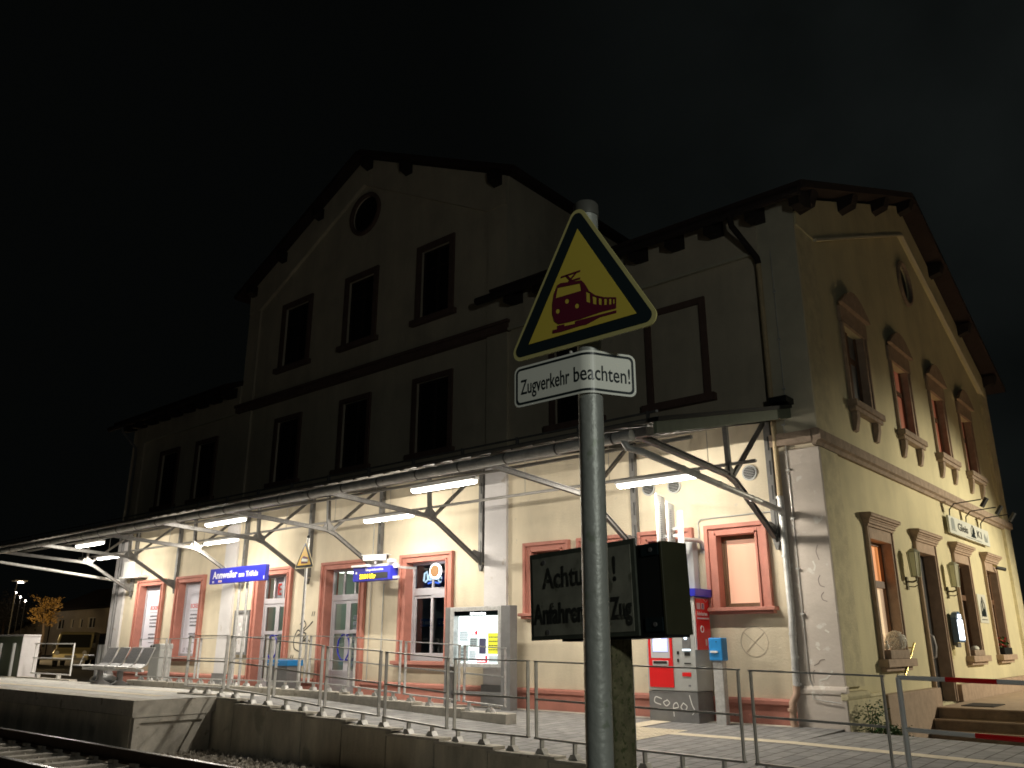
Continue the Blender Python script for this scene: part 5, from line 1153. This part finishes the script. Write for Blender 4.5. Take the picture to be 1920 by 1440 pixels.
def bent(m, poly, off, step=.006):
    """polygon in (s,z) cut into strips along s and laid on the bent path"""
    bm = bmesh.new(); vs = [bm.verts.new((p[0], p[1], 0)) for p in poly[0]] if False else None
    pl = [[Vector((p[0], p[1], 0)) for p in q] for q in poly]; fl = [p for q in pl for p in q]
    V = [bm.verts.new(p) for p in fl]
    for t in tessellate_polygon(pl):
        try: bm.faces.new([V[i] for i in t])
        except Exception: pass
    s = L1_ - .02
    while s < LT:
        bmesh.ops.bisect_plane(bm, geom=bm.verts[:] + bm.edges[:] + bm.faces[:], plane_co=(s, 0, 0), plane_no=(1, 0, 0)); s += step
    bm.verts.index_update(); out = []
    for v in bm.verts: p, n = path(v.co.x); out.append((p.x + n.x * off, p.y + n.y * off, v.co.y))
    m.add(out, [tuple(v.index for v in f.verts) for f in bm.faces]); bm.free()
def rrect(a, b, c, d, r, n=6):
    P = []
    for cx_, cy_, st in ((b - r, c + r, -PI / 2), (b - r, d - r, 0), (a + r, d - r, PI / 2), (a + r, c + r, PI)): P += [(cx_ + r * math.cos(st + k * PI / 2 / n), cy_ + r * math.sin(st + k * PI / 2 / n)) for k in range(n + 1)]
    return P
zb_, zt_ = 1.972, 2.108
m = MB(); bent(m, [rrect(0, LT, zb_, zt_, .022)], 0); bent(m, [rrect(0, LT, zb_, zt_, .022)], -.002); m.build('white_plate', M_WSIGN, e)
m = MB(); bent(m, [rrect(.007, LT - .007, zb_ + .007, zt_ - .007, .017), rrect(.0145, LT - .0145, zb_ + .0145, zt_ - .0145, .012)], .0008)
for wd, sa, sb in (('Zugverkehr', .027, .222), ('beachten!', .236, LT - .020)):
    vs, fs, w = text_geo(wd, .062, .62, .0005, 0); k = (sb - sa) / w
    # text boundary faces laid flat then bent
    bm = bmesh.new(); V = [bm.verts.new((sa + v[0] * k, 2.013 + v[1] * 1.12, 0)) for v in vs]
    for f in fs:
        try: bm.faces.new([V[i] for i in f])
        except Exception: pass
    s = L1_ - .02
    while s < LT: bmesh.ops.bisect_plane(bm, geom=bm.verts[:] + bm.edges[:] + bm.faces[:], plane_co=(s, 0, 0), plane_no=(1, 0, 0)); s += .008
    bm.verts.index_update(); out = []
    for v in bm.verts: p, n = path(v.co.x); out.append((p.x + n.x * .0009, p.y + n.y * .0009, v.co.y))
    m.add(out, [tuple(v.index for v in f.verts) for f in bm.faces]); bm.free()
m.build('black_lettering', M_SBLK, e)
m = MB(); m.tube([(PX + .0405 * math.cos(t * PI / 10), PY + .0405 * math.sin(t * PI / 10), 2.095) for t in range(21)], .005, 6); m.ball((PX - .045, PY - .03, 2.12), .006, 6, 4); m.build('clamp', M_GALV, e)

# concrete post with old light box
e = thing('concrete_post', (2.51, -9.89, -.5), 'mossy square concrete post behind the foreground pole', 'post')
m = MB(); Mx = Matrix.Translation((2.525, -9.90, 0)) @ Matrix.Rotation(math.radians(-11), 4, 'Z'); m.box(-.07, .07, -.07, .07, -.7, 1.45, Mx); m.build('post_shaft', M_MOSS, e, bevel=.012)
e = thing('train_warning_box', (2.488, -10.012, 1.49), 'old unlit black signal box with a dirty board reading Achtung! Anfahrender Zug', 'signal box', local=True)
e.rotation_euler = (0, math.radians(-1.6), math.radians(-10.95))
m = MB(); m.box(-.44, .31, -.012, 0, -.215, .215); m.build('text_board_edge', M_OLDF, e, bevel=.002)
m = MB(); m.box(-.415, .285, -.0155, -.0125, -.195, .19); m.build('text_board', M_OLD, e)
m = MB(); text(m, 'Achtung', (-.33, -.017, .035), (1, 0, 0), (0, -1, 0), .145, .8, .002, fit=.42); text(m, '!', (.165, -.017, .035), (1, 0, 0), (0, -1, 0), .16, .8, .002); text(m, 'Anfahrender', (-.405, -.017, -.135), (1, 0, 0), (0, -1, 0), .135, .7, .004, fit=.52); text(m, 'Zug', (.148, -.017, -.135), (1, 0, 0), (0, -1, 0), .135, .7, .004, fit=.132); m.build('lettering', mat('faded_black_letters', (.03, .032, .026), .6, var=.5, scale=30, spots=((.10, .10, .075), 34, .60)), e)
m = MB()
for a, b in ((-.32, .165), (.12, .165), (-.30, -.178), (.12, -.178)): m.disc((a, -.018, b), (0, 1, 0), .012, .008, 10)
m.build('screws', M_STEEL, e)
m = MB(); m.box(-.24, .445, .02, .03, -.225, .185); m.box(-.24, .445, .03, .17, .175, .185); m.box(-.24, .445, .03, .17, -.225, -.215); m.box(-.24, -.23, .03, .17, -.215, .175); m.box(-.24, .445, .16, .17, -.215, .175); m.build('black_housing', M_BLACK, e)
m = MB(); m.box(.435, .449, .015, .19, -.215, .19); m.build('olive_side_panel', M_OLIVE, e, bevel=.003)
m = MB(); m.box(.33, .43, .010, .019, .13, .18); m.box(.33, .43, .010, .019, -.20, -.14); m.build('corner_plates', M_SBLK, e); m = MB(); m.disc((.39, .008, .155), (0, 1, 0), .010, .008, 8); m.disc((.39, .008, -.17), (0, 1, 0), .010, .008, 8); m.build('bolts', M_STEEL, e)
m = MB(); m.box(-.02, .10, .0, .02, -.1, .1); m.box(-.3, .28, 0.0005, .0195, -.02, .0); m.build('mounting_bar', M_OLDF, e)

# ------------------------------------------------------------------ BACKGROUND (far left)
e = thing('far_house', (-93, 28, 0), 'low pale house with small windows far behind the van at left', 'house')
hol = [rect(-99.5, -97.6, 2.75, 3.9), rect(-95.8, -95.1, 2.85, 3.85), rect(-93.6, -92.8, 2.85, 3.85), rect(-91.5, -89.7, 2.8, 3.95)]
m = MB(); wall_poly(m, [(-101.2, -.5), (-80, -.5), (-80, 4.9), (-101.2, 4.75)], hol, lambda a, b, t: (a, 28 + t, b), .3, 1)
wall_poly(m, [(-114, -.5), (-101.2, -.5), (-101.2, 4.55), (-114, 2.3)], [], lambda a, b, t: (a, 28.2 + t, b), .3, 1); m.box(-114, -80, 36, 36.2, -.5, 4.5); m.build('wall', M_HOUSE, e)
m = MB(); roofslab(m, [(-101.6, 27.5, 4.85), (-79.5, 27.5, 4.85), (-79.5, 33, 7.4), (-101.6, 33, 7.4)]); roofslab(m, [(-115, 27.7, 2.35), (-101.3, 27.7, 4.75), (-101.3, 36, 4.75), (-115, 36, 2.35)]); m.build('roof', M_ROOF, e)
for i, h in enumerate(hol):
    W = child('window', e); m = MB(); a, b, c, d = h[0][0], h[1][0], h[0][1], h[2][1]
    def fr(x0, x1): m.box(x0, x1, 28.1, 28.16, c, d)
    fr(a, a + .1); fr(b - .1, b); m.box(a + .1, b - .1, 28.1, 28.16, d - .1, d); m.box(a + .1, b - .1, 28.1, 28.16, c, c + .1)
    if b - a > 1: fr((a + b) / 2 - .06, (a + b) / 2 + .06)
    m.build('frame', M_WHITE, W); m = MB(); m.quad((a, 28.2, c), (b, 28.2, c), (b, 28.2, d), (a, 28.2, d)); m.build('pane', M_BLACK, W)
m = MB(); m.box(-88, -80, 26.5, 28, 1.9, 2.2); m.build('porch_roof', M_EAVE, e)
m = MB(); m.tube([(-101.2, 27.9, -.5), (-101.2, 27.9, 4.7)], .06, 6); m.build('downpipe', M_EAVE, e)

def van(loc, rz, L_, W_, H_, hood, label, paint, cat='van'):
    t = thing('parked_' + cat.replace(' ', '_'), loc, label, cat, local=True, rz=rz)
    w = W_ / 2; P = [(0, .35), (.05, .75), (hood * .9, 1.0), (hood + .55, H_ * .93), (hood + .9, H_), (L_ - .15, H_ * .98), (L_, H_ * .75), (L_, .35)]
    m = MB(); m.prism(P, 1, -w, w); m.build('body', paint, t, bevel=.06)
    m = MB(); m.add([(hood * .9 + .02, -w * .88, 1.04), (hood * .9 + .02, w * .88, 1.04), (hood + .50, w * .82, H_ * .91), (hood + .50, -w * .82, H_ * .91)], [(0, 1, 2, 3)])
    m.v = [(v[0] - .06, v[1], v[2] + .02) for v in m.v]; m.build('windscreen', M_BLACK, t)
    for s_ in (-1, 1):
        m = MB(); m.prism([(hood * .9 + .25, 1.05), (hood + 1.3, 1.05), (hood + 1.3, H_ * .9), (hood + .72, H_ * .9)], 1, s_ * w, s_ * (w + .01)); m.build('side_window', M_BLACK, t)
        m = MB(); m.disc((.02, s_ * w * .75, .78), (1, 0, .2), .12, .06, 12); m.build('headlight', M_GALV, t)
        m = MB(); m.box(hood * .9, hood * .9 + .1, s_ * (w + .02), s_ * (w + .2), 1.05, 1.3); m.build('mirror', M_BLACK, t)
        for x in (.75, L_ - .8):
            wh = MB(); wh.disc((x, s_ * (w - .1), .32), (0, 1, 0), .32, .2, 20); o = wh.build('wheel', M_TYRE, t); wh = MB(); wh.disc((x, s_ * (w + .01), .32), (0, 1, 0), .18, .02, 14); wh.build('rim', M_GALV, o)
    m = MB(); m.box(-.03, .03, -w * .9, w * .9, .35, .5); m.box(-.035, -.01, -.3, .3, .52, .64); m.build('bumper', M_CABD, t)
    return t
van((-47.0, 8.2, -.05), math.radians(150), 4.4, 1.9, 1.95, .9, 'gold glinting van parked facing us beyond the white barrier', mat('gold_van_paint', (.42, .36, .20), .3, .3))
van((-51.0, 12.6, -.05), math.radians(100), 5.0, 2.0, 2.1, .8, 'pale cream van parked behind the gold van', M_VAN)
van((-52.0, 7.6, -.05), math.radians(165), 4.2, 1.8, 1.5, 1.1, 'dark low car parked left of the gold van', mat('dark_car_paint', (.06, .035, .02), .35), 'car')
# lit autumn tree
e = thing('autumn_tree', (-74.6, 17.0, 0), 'small tree with streaky orange lit foliage beside a far street lamp', 'tree')
m = MB(); m.tube([(-74.6, 17, -.1), (-74.5, 17.1, 2.0), (-74.7, 17.0, 3.6)], [.16, .12, .07], 8); random.seed(31)
BR = []
for i in range(26):
    a = random.uniform(0, 2 * PI); z = random.uniform(2.6, 4.6); l = random.uniform(.5, 1.35); p = Vector((-74.6, 17, z)); d = Vector((math.cos(a), math.sin(a), random.uniform(.25, .8))).normalized(); q = p + d * l; BR.append((p, q)); m.tube([p, q], [.035, .012], 5)
m.build('trunk', M_BARK, e)
m = MB()
for i in range(1500):
    p, q = random.choice(BR); c = p.lerp(q, random.uniform(.3, 1.15)) + Vector((random.gauss(0, .16), random.gauss(0, .16), random.gauss(0, .13))); d = (q - p).normalized() * random.uniform(.06, .13) + Vector((0, 0, random.uniform(-.03, .03))); u = d.cross(Vector((random.gauss(0, 1), random.gauss(0, 1), random.gauss(0, 1)))).normalized() * .035; m.quad(c - d, c + u, c + d, c - u)
m.build('crown', M_AUT, e)
e = thing('street_lamp', (-78.5, 14.8, 0), 'far bright street lamp head left of the orange lit tree', 'street lamp')
m = MB(); m.tube([(-79.9, 16.2, -.1), (-79.9, 16.2, 6.6)], .04, 8); m.build('pole', M_BLACK, e); m = MB(); m.box(-80.4, -79.4, 15.9, 16.9, 6.62, 6.72); m.build('head', M_CABD, e); m = MB(); m.ball((-79.9, 16.5, 6.56), .2, 12, 8, (1.2, 1.2, .45)); m.build('lit_lens', M_FARL, e)
for i, (x, y, z, lb) in enumerate(((-98.9, 22.9, 6.6, 'highest'), (-98.8, 23.4, 6.15, 'middle'), (-98.6, 23.9, 5.75, 'lowest'))):
    t = thing('hillside_lamp', (x, y, z - .3), 'tiny far white lamp under the street lamp, %s of the three in a slanting row' % lb, 'lamp', 'three tiny far lamps in a row')
    m = MB(); m.tube([(x, y, -.2), (x, y, z)], .04, 6); m.build('pole', M_CABD, t); m = MB(); m.ball((x, y, z), .09, 8, 6); m.build('lit_globe', M_FARL, t)
e = thing('far_dark_tree', (-92, 18, 0), 'dim dark tree mass behind the three tiny far lamps', 'tree')
m = MB(); m.tube([(-104, 24, -.2), (-104, 24, 4)], [.25, .12], 8); m.build('trunk', M_BARK, e); m = MB(); random.seed(8)
for i in range(1600):
    c = Vector((-104 + random.gauss(0, 1.3), 24 + random.gauss(0, 1.3), 4.6 + random.gauss(0, .9))); d = Vector((random.gauss(0, 1), random.gauss(0, 1), random.gauss(0, 1))).normalized() * .2; u = d.orthogonal().normalized() * .09; m.quad(c - d, c + u, c + d, c - u)
m.build('crown', M_EARTH, e)
e = thing('white_post', (-27, 1.5, 0), 'two short white posts just left of the station corner', 'posts')
for x in (-27.95, -27.6): m = MB(); m.box(x, x + .14, 1.2, 1.34, -.1, 1.2); m.build('post', M_WHITE, e)
m = MB(); m.box(-27.95, -27.46, 1.22, 1.32, 1.2, 1.5); m.build('dark_top', M_BLACK, e)
# lamp far right behind the building
e = thing('far_canopy_light', (1.2, 24, 3.4), 'thin white strip light on a dark beam beyond the right edge of the building', 'strip light')
m = MB(); m.box(-.2, 5, 20.0, 20.15, 3.46, 3.58); m.build('lit_strip', emis('strip_glow', (.9, .92, 1), .9), e); m = MB(); m.box(-.2, 5, 20.05, 20.3, 3.2, 3.42); m.box(2.4, 2.5, 20.1, 20.2, -.5, 3.2); m.build('beam', M_CABD, e)

# ------------------------------------------------------------------ LIGHT
def aim(o, tgt):
    d = Vector(tgt) - o.matrix_world.translation if False else Vector(tgt); o.rotation_euler = d.to_track_quat('-Z', 'Y').to_euler()
def lamp(kind, name, loc, energy, col, par=None, **kw):
    l = bpy.data.lights.new(name, kind); l.energy = energy; l.color = col
    for k, v in kw.items(): setattr(l, k, v)
    o = bpy.data.objects.new(name, l); COL.objects.link(o); o.location = loc
    if par: o.parent = par; o.location = Vector(loc) - Vector(ORG[par.name])
    return o
# street lamp of the station forecourt, right of the picture: flat head, shines down
e = thing('street_lamp', (8.5, 11.5, 0), 'forecourt street lamp with flat head, outside the right edge', 'street lamp')
m = MB(); m.tube([(9.6, 11.5, -.6), (9.6, 11.5, 5.2)], .07, 10); m.beam((9.6, 11.5, 5.2), (8.3, 11.5, 5.28), .08, .06); m.build('pole', M_CABD, e); m = MB(); m.box(7.9, 8.5, 11.3, 11.7, 5.23, 5.32); m.build('head', M_CABD, e)
o = lamp('SPOT', 'lamp_or_fill_light', (8.2, 11.5, 5.0), 2900, (1, .90, .68), e, shadow_soft_size=.2, spot_size=math.radians(108), spot_blend=.5); aim(o, (-8.2, -3.2, -7.4))
# globe lamp by the crossing, right of the camera
e = thing('street_lamp', (8.4, -13.7, 0), 'globe street lamp by the level crossing, outside the right edge', 'street lamp')
m = MB(); m.tube([(8.4, -13.7, -.6), (8.4, -13.7, 2.75)], .05, 10); m.build('pole', M_CABD, e)
lamp('POINT', 'lamp_or_fill_light', (8.4, -13.7, 3.0), 270, (.97, 1, .92), e, shadow_soft_size=.18)
e = bpy.data.objects['street_lamp']
lamp('POINT', 'lamp_or_fill_light', (-77.2, 15.6, 5.2), 110, (1, .62, .22), e, shadow_soft_size=.2)
lamp('POINT', 'lamp_or_fill_light', (-68, 11, 3.4), 2600, (1, .70, .35), None, shadow_soft_size=.3)  # added fill for the far house, no lamp body belongs to it
e = thing('street_lamp', (-38, -3, 0), 'added lamp post throwing orange light on the parked vans, outside the left edge', 'street lamp')
m = MB(); m.tube([(-38, -3, -.1), (-38, -3, 5.6)], .06, 10); m.box(-38.3, -37.7, -3.2, -2.8, 5.62, 5.7); m.build('pole', M_CABD, e)
o = lamp('SPOT', 'lamp_or_fill_light', (-38, -3, 5.5), 2600, (1, .72, .34), e, shadow_soft_size=.15, spot_size=math.radians(52), spot_blend=.6); aim(o, (-10.5, 12.5, -4.6))  # unseen spot, added to light the parked vans only

w = bpy.data.worlds.new('World'); S.world = w; w.use_nodes = True
N = w.node_tree.nodes; bg = N['Background']; bg.inputs[0].default_value = (.82, 1.0, .95, 1); L = w.node_tree.links
# night sky: dark, with a faint town glow behind thin cloud towards the right
tc = N.new('ShaderNodeTexCoord'); dp = N.new('ShaderNodeVectorMath'); dp.operation = 'DOT_PRODUCT'; gd = Vector((.25, .9, .36)).normalized(); dp.inputs[1].default_value = gd
L.new(tc.outputs['Generated'], dp.inputs[0]); r = N.new('ShaderNodeMapRange'); r.interpolation_type = 'SMOOTHSTEP'; r.inputs[1].default_value = .55; r.inputs[2].default_value = 1.0; r.inputs[3].default_value = 0; r.inputs[4].default_value = .0038
L.new(dp.outputs['Value'], r.inputs[0]); nz = N.new('ShaderNodeTexNoise'); nz.inputs['Scale'].default_value = 3.2; nz.inputs['Detail'].default_value = 7; L.new(tc.outputs['Generated'], nz.inputs['Vector'])
r_ = N.new('ShaderNodeMapRange'); r_.inputs[1].default_value = .32; r_.inputs[2].default_value = .7; r_.inputs[3].default_value = .35; r_.inputs[4].default_value = 1.5; L.new(nz.outputs['Fac'], r_.inputs[0])
mu = N.new('ShaderNodeMath'); mu.operation = 'MULTIPLY'; L.new(r.outputs[0], mu.inputs[0]); L.new(r_.outputs[0], mu.inputs[1])
ad = N.new('ShaderNodeMath'); ad.operation = 'ADD'; ad.inputs[1].default_value = .0013; L.new(mu.outputs[0], ad.inputs[0]); L.new(ad.outputs[0], bg.inputs[1])
S.view_settings.view_transform = 'Standard'; S.view_settings.look = 'None'; S.view_settings.exposure = .4; S.view_settings.gamma = 1
S.render.engine = 'CYCLES'
S.cycles.use_denoising = True; S.cycles.pixel_filter_type = 'BLACKMAN_HARRIS'; S.cycles.filter_width = 1.7
try: S.cycles.denoiser = 'OPENIMAGEDENOISE'
except Exception: pass
S.cycles.max_bounces = 6; S.cycles.diffuse_bounces = 3; S.cycles.sample_clamp_indirect = 4
S.cycles.transparent_max_bounces = 12
